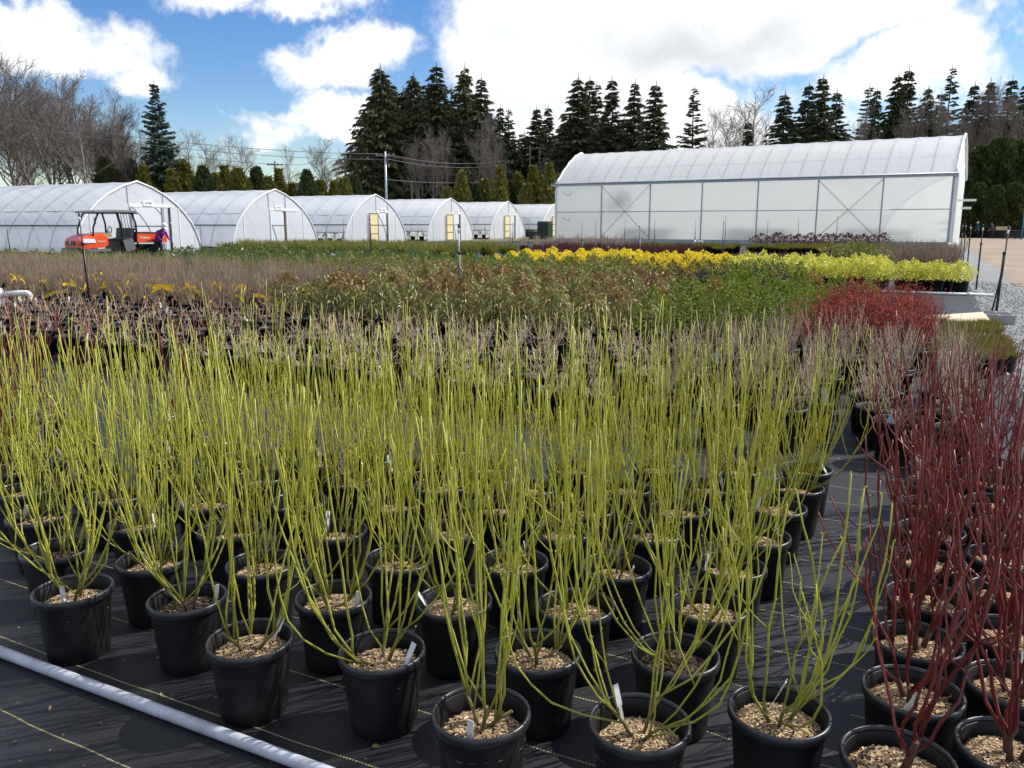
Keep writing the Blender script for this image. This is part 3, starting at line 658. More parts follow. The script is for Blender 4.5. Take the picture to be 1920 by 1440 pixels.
for i, (px, ty, Z) in enumerate(pl):
    tree('bare_tree', f'pale leafless tree against the sky between the conifers, {ordw(i + 1)} from the left', 'tree', PAL[i % 2], 12, px, ty, Z, .9, 'pale leafless trees')
for i, (px, ty, Z) in enumerate([(808, 252, 112), (828, 262, 114), (790, 275, 112), (912, 238, 114), (935, 262, 116), (1700, 205, 112), (1740, 215, 114), (1835, 195, 112), (1868, 178, 112), (1905, 185, 110), (1640, 225, 114), (1780, 225, 110)]):
    tree('bare_tree', f'leafless brown tree in front of the dark conifers, {ordw(i + 1)} from the left', 'tree', BAR[(i + 1) % 4], 20, px, ty, Z, .7, 'leafless trees before the conifers')
# cedar hedge behind the hoop houses
ch = [(196, 296, 3), (222, 318, 1), (244, 300, 3), (268, 312, 0), (284, 300, 1), (302, 330, 2), (322, 318, 0), (345, 305, 1), (364, 332, 2), (380, 312, 3), (402, 326, 0), (420, 312, 2), (446, 316, 1), (463, 336, 0), (480, 314, 3), (502, 332, 1), (522, 318, 2), (548, 344, 0), (575, 320, 3), (600, 338, 1), (626, 340, 0), (645, 334, 1), (664, 330, 3),
      (840, 352, 1), (866, 322, 0), (892, 345, 3), (910, 336, 1), (938, 312, 2), (956, 340, 3), (972, 325, 0), (988, 345, 1), (1000, 312, 2), (1018, 330, 0), (1030, 308, 2), (1044, 330, 1)]
for i, (px, ty, k) in enumerate(ch):
    tree('cedar_tree', ('dark' if k == 3 else 'yellow-green') + f' cedar in the hedge behind the hoop houses, {ordw(i + 1)} from the left', 'tree', CED[k], 8, px, ty, 102 + (i % 3) * 3, 1.12, 'cedar hedge behind the hoop houses')
for i, (px, ty, Z) in enumerate([(1795, 330, 100), (1818, 290, 96), (1846, 276, 94), (1880, 262, 93), (1910, 268, 94), (1945, 275, 92), (1838, 345, 90), (1870, 350, 88), (1905, 345, 88)]):
    tree('hedge_cedar', f'broad dense green cedar of the tall hedge right of the greenhouse, {ordw(i + 1)} from the left', 'tree', BIGH[i % 2], 11, px, ty, Z, .95, 'tall cedar hedge at the right')

# ------------------------------------------------------------------ utility poles and wires, far sheds
poles = [(722, 284, 100, 1), (515, 302, 118, 1), (646, 294, 124, 0), (772, 338, 112, 0), (847, 356, 110, 0), (948, 296, 118, 1), (994, 272, 126, 1), (1012, 275, 128, 0)]
ptop = []
for i, (px, ty, Z, arm) in enumerate(poles):
    p = at_depth(px, ty, Z); ptop.append(p)
    t = thing('utility_pole', f'grey wooden utility pole behind the hoop houses, {ordw([1, 0, 2, 3, 4, 5, 6, 7].index(i) + 1)} from the left', 'pole', (p.x, p.y, 0), .2, 'utility poles')
    MB().tube([(0, 0, 0), (0, 0, p.z)], [.17, .11], 8).build('pole_shaft', M_galv if i == 0 else M_wood, t)
    if arm:
        MB().box((0, 0, p.z - .5), (2.2, .12, .14)).build('cross_arm', M_wood, t)
        for x in (-.95, -.4, .4, .95): MB().lathe([(.0, 0), (.06, 0), (.07, .08), (.03, .18), (0, .18)], 6, c=(x, 0, p.z - .43)).build('insulator', M_galv, t)
def wire(a, b_, sag, lab):
    t = np.linspace(0, 1, 14); a = np.array(a); b_ = np.array(b_); p = a + (b_ - a) * t[:, None]; p[:, 2] -= sag * 4 * t * (1 - t)
    MB().tube(p, .028, 4).build('power_line', M_grey, None, label=lab, cat='wire', group='overhead wires')
L0 = at_depth(-60, 208, 90)
wire(L0, ptop[0] - Vector((0, 0, .3)), 1.0, 'sagging overhead wire from the bare alders to the pole')
wire(L0 - Vector((0, 0, .55)), ptop[0] - Vector((0, 0, .9)), 1.1, 'lower overhead wire running left from the tall steel pole')
wire(ptop[0] - Vector((0, 0, .3)), ptop[5] - Vector((0, 0, .4)), .7, 'upper wire crossing the dark stand right of the steel pole')
wire(ptop[0] - Vector((0, 0, .8)), ptop[5] - Vector((0, 0, .9)), .7, 'second wire crossing the dark stand right of the steel pole')
wire(ptop[0] - Vector((0, 0, 3.2)), ptop[5] - Vector((0, 0, 3.0)), .4, 'lowest wire crossing the dark stand just above the hoop houses')
wire(at_depth(200, 262, 118), ptop[1] - Vector((0, 0, .4)), .6, 'thin wire low in the blue sky beside the spruce')
wire(ptop[1] - Vector((0, 0, .4)), ptop[2] - Vector((0, 0, .2)), .4, 'thin wire between two poles left of the dark stand')
def shed(px0, px1, ty, Z, d, lab, matw, matr):
    a = at_depth(px0, ty, Z); b_ = at_depth(px1, ty, Z); w_ = b_.x - a.x; h = a.z
    t = thing('shed', lab, 'shed', ((a.x + b_.x) / 2, Z, 0))
    MB().box((0, d / 2, h * .4), (w_, d, h * .8)).build('wall', matw, t)
    v = [(-w_ / 2 - .2, -.3, h * .8), (w_ / 2 + .2, -.3, h * .8), (w_ / 2 + .2, d + .3, h * .8), (-w_ / 2 - .2, d + .3, h * .8), (-w_ / 2 - .2, d / 2, h), (w_ / 2 + .2, d / 2, h)]
    m = MB(); m.add(v, [(0, 1, 5, 4), (2, 3, 4, 5)]); m.add(v, [(0, 4, 3), (1, 2, 5)]); m.build('roof', matr, t)
    MB().box((0, -.03, 1.0), (1.0, .05, 2.0)).build('door', M_timber, t)
shed(948, 1046, 380, 108, 8, 'long dark-roofed shed behind the farthest hoop houses', M_grey, M_roofdark)
shed(528, 566, 340, 135, 9, 'small grey-roofed house beyond the cedar hedge', M_grey, M_roofdark)

# ------------------------------------------------------------------ utility vehicle
def wheel(t, x, y, r=.32, w=.26):
    k = thing('wheel', None, None); k.parent = t; k.location = (x, y, r)
    MB().lathe([(r * .62, -w / 2), (r * .9, -w / 2), (r, -w * .32), (r, w * .32), (r * .9, w / 2), (r * .62, w / 2)], 26, axis='Y').build('tyre', M_tyre, k)
    MB().lathe([(0, -.03), (.06, -.05), (.09, -.02), (r * .55, -.06), (r * .64, -w * .42), (r * .64, w * .42), (r * .55, .06), (.06, .05), (0, .05)], 20, axis='Y').build('rim', M_grey, k)
    for q in range(18):
        a = q * 6.283 / 18; MB().box((r * 1.0 * math.cos(a), 0, r * 1.0 * math.sin(a)), (.05, w * .8, .035), rot=Matrix.Rotation(-a, 3, 'Y')).build('tread_lug', M_tyre, k)
UP = at_depth(206, 418, 33.0); UP.z = 0
V = thing('utility_vehicle', 'orange and black utility vehicle with roof canopy and cargo bed', 'utility vehicle', UP, R(50))
# local: front at -X, length 3.1, width 1.5
def loft(name, secs, mat, parent, smooth=False):
    """secs: list of (x, [(y,z)...]) cross sections"""
    m = MB(); k = len(secs[0][1]); v = [(x, y, z) for x, s_ in secs for y, z in s_]
    i = np.arange(len(secs) - 1)[:, None] * k; j = np.arange(k)[None]; j2 = (j + 1) % k
    m.add(v, np.stack([i + j, i + j2, i + k + j2, i + k + j], -1).reshape(-1, 4), 0, smooth)
    for e in (0, (len(secs) - 1) * k): m.add(v[e:e + k], [tuple(range(k)) if e else tuple(range(k))[::-1]])
    return m.build(name, mat, parent)
def sec(w, z0, z1, ch=.1): return [(-w, z0), (w, z0), (w, z1 - ch), (w - ch * 1.3, z1), (-w + ch * 1.3, z1), (-w, z1 - ch)]
hood = loft('hood', [(-1.55, sec(.58, .62, .88)), (-1.48, sec(.70, .58, .97)), (-1.25, sec(.74, .58, 1.06)), (-.95, sec(.75, .60, 1.13)), (-.62, sec(.75, .62, 1.16)), (-.46, sec(.74, .74, 1.10))], M_orangep, V)
MB().box((-1.565, 0, .79), (.03, .74, .15), taper=.9).build('grille', M_black, hood)
MB().lathe([(0, 0), (.05, 0), (.05, .012), (0, .012)], 12, axis='X', c=(-1.59, 0, .80)).build('emblem', M_whiteprint, hood)
for y in (-.745, .745):
    MB().box((-1.18, y, .88), (.50, .05, .15), taper=.8).build('headlight', M_lens, hood)
tx = obj('lettering', text_mesh('Kubota', .10, M_whiteprint), hood); tx.location = (-.72, -.757, .86); tx.rotation_euler = (R(90), 0, 0)
MB().box((-1.60, 0, .52), (.14, 1.20, .16)).build('bumper', M_grey, V)
MB().box((-.9, -.74, .52), (1.0, .08, .10)).build('fender', M_grey, V); MB().box((-.9, .74, .52), (1.0, .08, .10)).build('fender', M_grey, V)
MB().box((-.05, 0, .42), (1.5, 1.36, .10)).build('floor', M_black, V)
MB().box((-.42, 0, 1.10), (.34, 1.36, .16), taper=.85).build('dashboard', M_black, V)
MB().box((.28, 0, .66), (.52, 1.34, .34)).build('seat_base', M_black, V)
st = MB().box((.28, 0, .88), (.54, 1.30, .12)).build('seat', M_seat, V); MB().box((.56, 0, 1.13), (.12, 1.30, .44), rot=Matrix.Rotation(R(8), 3, 'Y')).build('backrest', M_seat, V)
sw = MB().tube([(-.20 + .05 * math.sin(a), -.33 + .18 * math.cos(a), 1.24 + .16 * math.sin(a)) for a in np.linspace(0, 6.283, 17)], .017, 6).build('steering_wheel', M_black, V)
MB().tube([(-.38, -.33, 1.05), (-.20, -.33, 1.24)], .02, 6).build('column', M_black, sw)
for y in (-.68, .68):
    MB().tube([(-.98, y, 1.06), (-.96, y, 1.35), (-.78, y * .98, 1.80), (-.70, y * .97, 1.93)], .034, 6).build('front_post', M_black, V)
    MB().tube([(.10, y, .55), (.12, y, 1.5), (.02, y * .97, 1.93)], .034, 6).build('middle_post', M_black, V)
    MB().tube([(.72, y, .55), (.70, y, 1.5), (.60, y * .97, 1.93)], .038, 6).build('rear_post', M_black, V)
    MB().tube([(-.70, y * .97, 1.93), (.60, y * .97, 1.93)], .03, 6).build('roof_rail', M_black, V)
    MB().box((.36, y * 1.06, .70), (.40, .05, .46), rot=Matrix.Rotation(R(-14), 3, 'Y')).build('side_guard', M_grey, V)
    MB().tube([(.05, y * 1.03, .5), (.08, y * 1.03, .98), (.4, y * 1.03, .98)], .02, 5).build('grab_bar', M_black, V)
for q in range(6): MB().tube([(.69, -.60 + q * .24, 1.26), (.61, -.58 + q * .232, 1.90)], .012, 5).build('screen_bar', M_black, V)
MB().tube([(.695, -.66, 1.28), (.695, .66, 1.28)], .02, 5).build('screen_rail', M_black, V)
rf = loft('canopy_roof', [(-1.02, sec(.66, 1.93, 1.96, .02)), (-.9, sec(.76, 1.94, 2.02, .05)), (-.1, sec(.78, 1.95, 2.06, .06)), (.66, sec(.78, 1.94, 2.04, .05)), (.84, sec(.72, 1.90, 1.97, .03))], M_grey, V)
MB().tube([(-.93, -.76, 1.62), (-.97, -.90, 1.66)], .012, 5).build('mirror_arm', M_black, V); MB().box((-.97, -.92, 1.62), (.03, .11, .22)).build('mirror', M_black, V)
bed = MB(); 
bed.box((1.30, 0, .80), (1.20, 1.42, .05)); bed.build('bed_floor', M_black, V)
for y in (-.72, .72):
    s_ = MB().box((1.30, y, .97), (1.22, .05, .36)).build('bed_side', M_orangep, V)
    if y < 0:
        tx = obj('lettering', text_mesh('Kubota', .13, M_whiteprint), s_); tx.location = (1.0, y - .03, .98); tx.rotation_euler = (R(90), 0, 0)
        tx = obj('lettering', text_mesh('RTV', .13, M_whiteprint), s_); tx.location = (1.68, y - .03, .98); tx.rotation_euler = (R(90), 0, 0)
    MB().box((1.30, y, 1.165), (1.24, .07, .04)).build('bed_rail', M_black, V)
MB().box((1.90, 0, .97), (.05, 1.44, .36)).build('tailgate', M_orangep, V); MB().box((.72, 0, 1.0), (.05, 1.42, .42)).build('bed_front', M_grey, V)
MB().box((1.25, 0, .62), (1.25, .9, .16)).build('chassis', M_black, V)
for x in (-1.05, 1.28):
    for y in (-.62, .62): wheel(V, x, y)

# ------------------------------------------------------------------ people
def skin_body(name, joints, bones, mats, classify, parent):
    """one continuous surface grown round a skeleton; joints: name -> (pos, radius)"""
    names = list(joints); me = bpy.data.meshes.new(name)
    me.from_pydata([joints[n][0] for n in names], [(names.index(a), names.index(b_)) for a, b_ in bones], [])
    o = bpy.data.objects.new(name, me); C.objects.link(o)
    md = o.modifiers.new('s', 'SKIN'); md.use_smooth_shade = True
    for i, n in enumerate(names):
        r_ = joints[n][1]; me.skin_vertices[0].data[i].radius = (r_, r_) if np.isscalar(r_) else r_
        me.skin_vertices[0].data[i].use_root = (i == 0)
    sb = o.modifiers.new('d', 'SUBSURF'); sb.levels = sb.render_levels = 2
    dg = bpy.context.evaluated_depsgraph_get(); m2 = bpy.data.meshes.new_from_object(o.evaluated_get(dg)); bpy.data.objects.remove(o)
    m2.materials.clear()
    for m in mats: m2.materials.append(m)
    for p in m2.polygons: p.material_index = classify(p.center); p.use_smooth = True
    return obj('body', m2, parent)
def person(label, loc, rz, bend, mats, hat, arm_fwd, stride=.12, hatmat=None):
    """standing figure 1.64 m, torso bent forward (towards +X) by `bend` degrees"""
    t = thing('person', label, 'person', loc, rz)
    b_ = R(bend); hip = np.array((0, 0, .86))
    def up(f, z, y=0): return tuple(hip + np.array((math.sin(b_) * z + math.cos(b_) * f, y, math.cos(b_) * z - math.sin(b_) * f)))
    nk = .50; J = {'pelvis': (tuple(hip), (.15, .12)), 'waist': (up(0, .16), (.14, .11)), 'chest': (up(.01, .36), (.165, .12)), 'neck': (up(.02, .51), .055),
         'head0': (up(.05, .60), (.075, .085)), 'head': (up(.06, .70), (.082, .10)), 'crown': (up(.05, .78), .06), 'nose': (up(.155, .67), .018)}
    B = [('pelvis', 'waist'), ('waist', 'chest'), ('chest', 'neck'), ('neck', 'head0'), ('head0', 'head'), ('head', 'crown'), ('head', 'nose')]
    for s_, sy in (('l', 1), ('r', -1)):
        st_ = stride * sy
        J.update({'hip' + s_: ((0, .09 * sy, .80), .095), 'knee' + s_: ((.03 + st_ * .6, .10 * sy, .45), .062), 'ank' + s_: ((-.03 + st_, .10 * sy, .09), .045), 'toe' + s_: ((.14 + st_, .11 * sy, .035), .038),
                  'sh' + s_: (up(.0, .44, .19 * sy), .062)})
        ex = J['sh' + s_][0]; el = (ex[0] + .10 * arm_fwd, ex[1] + .04 * sy, ex[2] - .27); wr = (el[0] + .22 * arm_fwd, el[1] - .03 * sy, el[2] - .19 + .05 * arm_fwd)
        hd = (wr[0] + .07 * arm_fwd, wr[1], wr[2] - .06)
        J.update({'el' + s_: (el, .042), 'wr' + s_: (wr, .028), 'hd' + s_: (hd, (.036, .018))})
        B += [('pelvis', 'hip' + s_), ('hip' + s_, 'knee' + s_), ('knee' + s_, 'ank' + s_), ('ank' + s_, 'toe' + s_), ('chest', 'sh' + s_), ('sh' + s_, 'el' + s_), ('el' + s_, 'wr' + s_), ('wr' + s_, 'hd' + s_)]
        for q in range(5):                                # fingers and thumb
            oy = (q - 1.5) * .019; fn = f'f{q}{s_}'; fl = (.06, .075, .08, .07, .05)[q]
            if q == 4: fp = (hd[0] + .035, hd[1] - .04 * sy, hd[2] - .01)
            else: fp = (hd[0] + .02 + .02 * arm_fwd, hd[1] + oy, hd[2] - fl)
            J[fn] = (fp, .0085); B.append(('hd' + s_, fn))
    hn = np.array(up(0, .55)); ax = np.array((math.sin(b_), 0, math.cos(b_)))
    hands = [np.array(J['hdl'][0]), np.array(J['hdr'][0])]; sc_ = .8
    def cls(c):
        c = np.array(c)
        if np.dot(c - hn, ax) > 0: return 2
        if min(np.linalg.norm(c - h) for h in hands) < .11: return 2
        if c[2] < .06: return 3
        if np.dot(c - hip, ax) < .02 and c[2] < .92: return 1
        return 0
    skin_body('body', J, B, mats, cls, t)
    top = np.array(up(.05, .74))
    rot = Matrix.Rotation(b_, 3, 'Y')
    if hat == 'cap':
        v = MB(); v.lathe([(.108, -.02), (.112, .0), (.105, .05), (.075, .095), (.03, .115), (0, .118)], 18)
        o = v.build('cap', hatmat, t, loc=tuple(top)); o.rotation_euler = (0, b_, 0)
        br = MB(); 
        an = np.linspace(-1.1, 1.1, 9); inn = [(.10 * math.cos(a), .10 * math.sin(a), -.01) for a in an]; ou = [(.10 * math.cos(a) + .10 * max(.15, math.cos(a)), .105 * math.sin(a), -.045) for a in an]
        m = MB(); m.add(inn + ou, [(i, i + 1, i + 10, i + 9) for i in range(8)]); m.add([(x, y, z - .006) for x, y, z in inn + ou], [(i, i + 9, i + 10, i + 1) for i in range(8)])
        m.build('peak', hatmat, o)
    else:
        v = MB(); v.lathe([(.098, -.06), (.105, -.02), (.10, .03), (.07, .075), (0, .09)], 14); o = v.build('hair', hatmat, t, loc=tuple(top - ax * .01)); o.rotation_euler = (0, b_, 0)
    return t
q = at_depth(293, 418, 33.6); q.z = 0
person('person in purple jacket and white cap bending over behind the cargo bed', q, R(-28), 34, [M_purple, M_trouser, M_skin, M_black], 'cap', 1.0, .08, M_cap)
q = at_depth(1836, 418, 88); q.z = 0
person('person in teal jacket walking by the tall cedar hedge', q, R(200), 6, [M_teal, M_trouser, M_skin, M_black], 'cap', .3, .2, M_cap)
q = at_depth(1864, 418, 86); q.z = 0
person('person in dark slate jacket standing at the far potting bench', q, R(170), 14, [M_slate, M_trouser, M_skin, M_black], 'hair', .7, .1, M_black)
# far benches by the hedge
for i, (px, Z) in enumerate([(1885, 84), (1912, 82)]):
    q = at_depth(px, 418, Z); q.z = 0
    t = thing('potting_bench', ['long dark potting bench left of the other at the hedge foot', 'long dark potting bench at the right edge by the hedge'][i], 'bench', q, R(-6))
    MB().box((0, 0, .80), (2.6, 1.0, .08)).build('bench_top', M_darkst, t)
    for x in (-1.2, 0, 1.2):
        for y in (-.42, .42): MB().box((x, y, .38), (.08, .08, .76)).build('leg', M_darkst, t)
    MB().box((0, .3, .35), (2.4, .06, .5)).build('back_board', M_darkst, t)
q = at_depth(1882, 418, 83.8)
t = thing('crate', 'tan wooden crate on the far potting bench', 'crate', (q.x, q.y, .842)); 
for z in (.06, .18, .30): MB().box((0, -.22, z), (1.2, .02, .09)).build('slat', M_card, t); MB().box((0, .22, z), (1.2, .02, .09)).build('slat', M_card, t)
MB().box((0, 0, .012), (1.2, .42, .02)).build('crate_floor', M_card, t)
for x in (-.59, .59): MB().box((x, 0, .18), (.02, .42, .34)).build('end_panel', M_card, t)
q = at_depth(1919, 418, 80); MB().tube([(0, 0, 0), (0, 0, 2.6)], .07, 8).build('blue_post', principled('blue_paint', (.04, .16, .35), .5), None, label='blue standpipe at the right edge before the hedge', cat='post', loc=(q.x, q.y, 0))

# ------------------------------------------------------------------ pipes, risers and boards
def g_at(px, py, z=0.0):
    d = (py - 720) / F_PX; x = (px - 960) / F_PX
    r = Vector((x, math.cos(PITCH) - d * math.sin(PITCH), -math.sin(PITCH) - d * math.cos(PITCH))); k = (z - EYE) / r.z
    return Vector((0, 0, EYE)) + r * k
t = thing('irrigation_pipe', 'long grey-white plastic pipe lying on the black fabric in front', 'pipe', P(-2.0, 1.585, .033), TH)
MB().tube([(x, .006 * math.sin(x * 1.3), 0) for x in np.linspace(-3.2, 4, 30)], .0195, 16).build('pipe_run', M_pipe, t)
MB().tube([(-2.4, .0, 0), (-2.28, .0, 0)], .0235, 16).build('coupling', M_pipe, t)
posts = [(172, 602, 1.72), (862, 606, 1.53), (327, 498, 1.65), (697, 518, 1.68), (1198, 508, 1.45), (1866, 600, 1.5), (1830, 544, 1.5), (1812, 518, 1.5), (1805, 496, 1.52), (1800, 484, 1.52),
         (614, 478, 1.6), (646, 482, 1.7), (783, 480, 1.55), (962, 484, 1.55), (1092, 500, .9), (1090, 470, 1.62), (1117, 466, 1.8), (1170, 466, 1.75), (1226, 470, 1.7), (1303, 466, 1.8), (1353, 506, 1.6), (1358, 472, 1.95), (1437, 488, 1.65), (1494, 474, 1.8), (1566, 470, 1.95), (20, 478, 1.7), (378, 470, 1.6), (910, 474, 1.6), (990, 470, 1.6)]
srt = sorted(range(len(posts)), key=lambda i: posts[i][0])
for i, (px, py, h) in enumerate(posts):
    p = g_at(px, py); n = srt.index(i) + 1
    lab = {0: 'tall black sprinkler riser standing before the utility vehicle', 1: 'tall black sprinkler riser in the bronze shrubs at the centre', 5: 'black sprinkler riser tied to a stake on the grey block'}.get(i, f'thin black sprinkler riser, {ordw(n)} from the left of all risers')
    t = thing('sprinkler_riser', lab, 'sprinkler', (p.x, p.y, 0), 0, 'sprinkler risers')
    near = py > 515
    t.rotation_euler = (R(rt.uniform(-1.2, 1.2)), R(rt.uniform(-1.5, 1.5)), rt.random() * 6)
    MB().tube([(0, 0, 0), (0, 0, h * .72)], .019 if near else .021, 8).build('stake_pipe', M_black, t)
    MB().tube([(.012, 0, h * .45), (.012, 0, h * .93)], .011, 6).build('riser_tube', M_galv if i in (1,) else M_black, t)
    MB().lathe([(0, 0), (.018, 0), (.018, .05), (.012, .06), (0, .06)], 8, c=(.012, 0, h * .92)).build('nozzle_base', M_white, t)
    MB().lathe([(0, 0), (.011, 0), (.016, .02), (.012, .06), (.004, .075), (0, .075)], 8, c=(.012, 0, h * .92 + .06)).build('nozzle', M_black, t)
    if near:
        MB().lathe([(.0, 0), (.026, 0), (.026, .05), (0, .05)], 8, c=(0, 0, h * .70)).build('clamp', M_black, t)
    if i == 5: MB().tube([(-.07, -.03, 0), (-.02, -.01, .55), (.005, 0, .9)], .014, 6).build('brace', M_black, t)
# white valve stands
def valve(p, rz, lab, cap):
    t = thing('valve_stand', lab, 'pipe', p, rz)
    MB().tube([(0, 0, 0), (0, 0, .56)], .045, 12).build('upright_pipe', M_white, t)
    MB().lathe([(0, 0), (.058, 0), (.058, .13), (0, .13)], 12, c=(0, 0, .40)).build('tee_fitting', M_white, t)
    MB().tube([(0, 0, .465), (.36, 0, .485), (.42, 0, .482), (.445, 0, .465), (.455, 0, .43), (.455, 0, .36)], .043, 12).build('side_pipe', M_white, t)
    if cap:
        MB().box((0, 0, .60), (.05, .05, .10)).build('valve_body', M_timber, t); MB().tube([(-.06, 0, .68), (.06, 0, .68)], .015, 6).build('valve_handle', M_darkst, t)
p = g_at(6, 608); valve((p.x, p.y, 0), 0.05, 'white plastic valve stand with side elbow at the left edge', False)
p = g_at(1139, 486); valve((p.x, p.y, 0), -.1, 'white valve stand with brass tap before the greenhouse', True)
p = g_at(1302, 468); valve((p.x, p.y, 0), -.1, 'small white valve stand with tap close to the greenhouse wall', True)
t = thing('ground_pipe', 'white pipe on the fabric leading to the grey blocks', 'pipe', P(-.1, 14.75, .05), TH); MB().tube([(-.6, 0, 0), (.9, 0, 0)], .03, 8).build('pipe_run', M_white, t); MB().tube([(.6, 0, 0), (.68, 0, 0)], .036, 8).build('coupling', M_white, t)
t = thing('ground_pipe', 'thin white pipe in front of the lime shrub trays', 'pipe', P(-.4, 20.25, .04), TH); MB().tube([(-.9, 0, 0), (1.6, 0, 0)], .028, 8).build('pipe_run', M_white, t); MB().tube([(1.1, 0, 0), (1.2, 0, 0)], .04, 8).build('coupling', M_white, t)
def cinder(p, rz, lab):
    t = thing('concrete_block', lab, 'block', p, rz)
    for x in (-.19, 0, .19): MB().box((x, 0, .07), (.035, .13, .14)).build('web', M_block, t)
    for y in (-.082, .082): MB().box((0, y, .07), (.415, .034, .142)).build('face_shell', M_block, t)
cinder(P(.98, 14.75, .012), TH + .1, 'grey hollow concrete block in front of the riser stake'); cinder(P(.96, 15.2, .012), TH + .05, 'grey hollow concrete block behind the riser stake')
t = thing('plywood_sheet', 'pale plywood sheet propped on the grey blocks', 'board', P(.42, 14.35, .10), TH + .15); o = MB().box((0, 0, 0), (.78, .62, .018)).build('board', M_card, t); o.rotation_euler = (R(7), R(-6), 0)
MB().box((-.1, .05, -.05), (.5, .06, .06)).build('batten', M_timber, t)

# ------------------------------------------------------------------ potted plants: pots, mulch, tags
def pot_mb(m, n=40, rim=True, mat=0):
    m.lathe([(0, .0), (.098, .0), (.103, .005), (.1085, .06), (.1225, .205), (.1245, .228), (.1235, .238), (.1215, .236), (.1185, .19), (.114, .14)], n, mat); return m
POT = pot_mb(MB(), 44).mesh('pot', M_pot)
RIM = MB().lathe([(.1246, .222), (.1315, .221), (.1345, .226), (.1352, .238), (.1335, .247), (.1295, .2502), (.1255, .2485), (.1238, .240)], 48).mesh('rim', M_rim)
POTM = MB().lathe([(0, 0), (.098, 0), (.103, .005), (.1245, .222), (.1345, .224), (.135, .244), (.130, .25), (.124, .246), (.116, .16)], 22).mesh('pot', M_pot)
def mulch_mesh(seed, chips, dark=0.0):
    r_ = np.random.default_rng(seed); m = MB(); n, k = 20, 6; th = np.arange(n) * 6.283 / n; V = [(0, 0, .212)]
    for i in range(1, k + 1):
        rr = .1205 * i / k
        for a in th: V.append((rr * math.cos(a), rr * math.sin(a), .190 + .022 * (1 - (i / k) ** 2) + r_.normal(0, .0035)))
    F3 = [(0, 1 + j, 1 + (j + 1) % n) for j in range(n)]
    F4 = [(1 + (i - 1) * n + j, 1 + i * n + j, 1 + i * n + (j + 1) % n, 1 + (i - 1) * n + (j + 1) % n) for i in range(1, k) for j in range(n)]
    m.add(V, F3, 0, True); m.n -= len(V); m.v.pop(); m.add(V, F4, 0, True)
    if chips:
        rr = .107 * np.sqrt(r_.random(chips)); a = r_.random(chips) * 6.28
        c = np.stack([rr * np.cos(a), rr * np.sin(a), .197 + .022 * (1 - (rr / .12) ** 2) + .004 * r_.random(chips)], -1)
        b_ = r_.random(chips) * 6.28; d = np.stack([np.cos(b_), np.sin(b_), r_.normal(0, .18, chips)], -1); d /= np.linalg.norm(d, axis=1)[:, None]
        l = .004 + .016 * r_.random(chips) ** 2.2
        s_ = np.stack([-np.sin(b_), np.cos(b_), r_.normal(0, .3, chips)], -1); w = (.0010 + .0024 * r_.random(chips))[:, None]; l = l[:, None]
        v = np.stack([c - d * l / 2 - s_ * w, c + d * l / 2 - s_ * w, c + d * l / 2 + s_ * w, c - d * l / 2 + s_ * w], 1).reshape(-1, 3); i = np.arange(chips) * 4
        m.add(v, np.stack([i, i + 1, i + 2, i + 3], -1), 1)
    return m.mesh('bark_mulch', [M_soil if not dark else M_soild, M_bark if not dark else M_barkd])
M_soild = principled('wet_dark_soil', (.045, .032, .024), .85, .3, noise=(26, (.015, .011, .009), .8), bump=(45, 1.0, .02))
M_barkd = principled('dark_bark_chips', None, .85, .2, island=[(.025, .018, .014), (.06, .04, .03), (.035, .025, .02), (.25, .18, .11), (.03, .02, .018)])
MULCH = [mulch_mesh(i, 1100) for i in range(4)] + [mulch_mesh(9, 900, 1)]
MULCHS = mulch_mesh(5, 40)
def tag_mesh(l=.085, w=.022):
    m = MB().box((0, 0, l * .5), (w, .002, l)); m.box((0, 0, -.02), (w * .6, .002, .04), taper=1.0); return m.mesh('plant_tag', M_tag)
TAG = tag_mesh(.062, .017); TAGB = tag_mesh(.07, .03); TAGB.materials[0] = M_bluetag
def stake_tag(par, r_, me=TAG, big=1.0):
    a = r_.uniform(0, 6.28); o = obj('plant_tag', me, par, loc=(.098 * math.cos(a), .098 * math.sin(a), .235)); o.rotation_euler = (r_.uniform(-.6, .5), r_.uniform(-.4, .4), r_.uniform(0, 6.28)); o.scale = (big,) * 3; return o

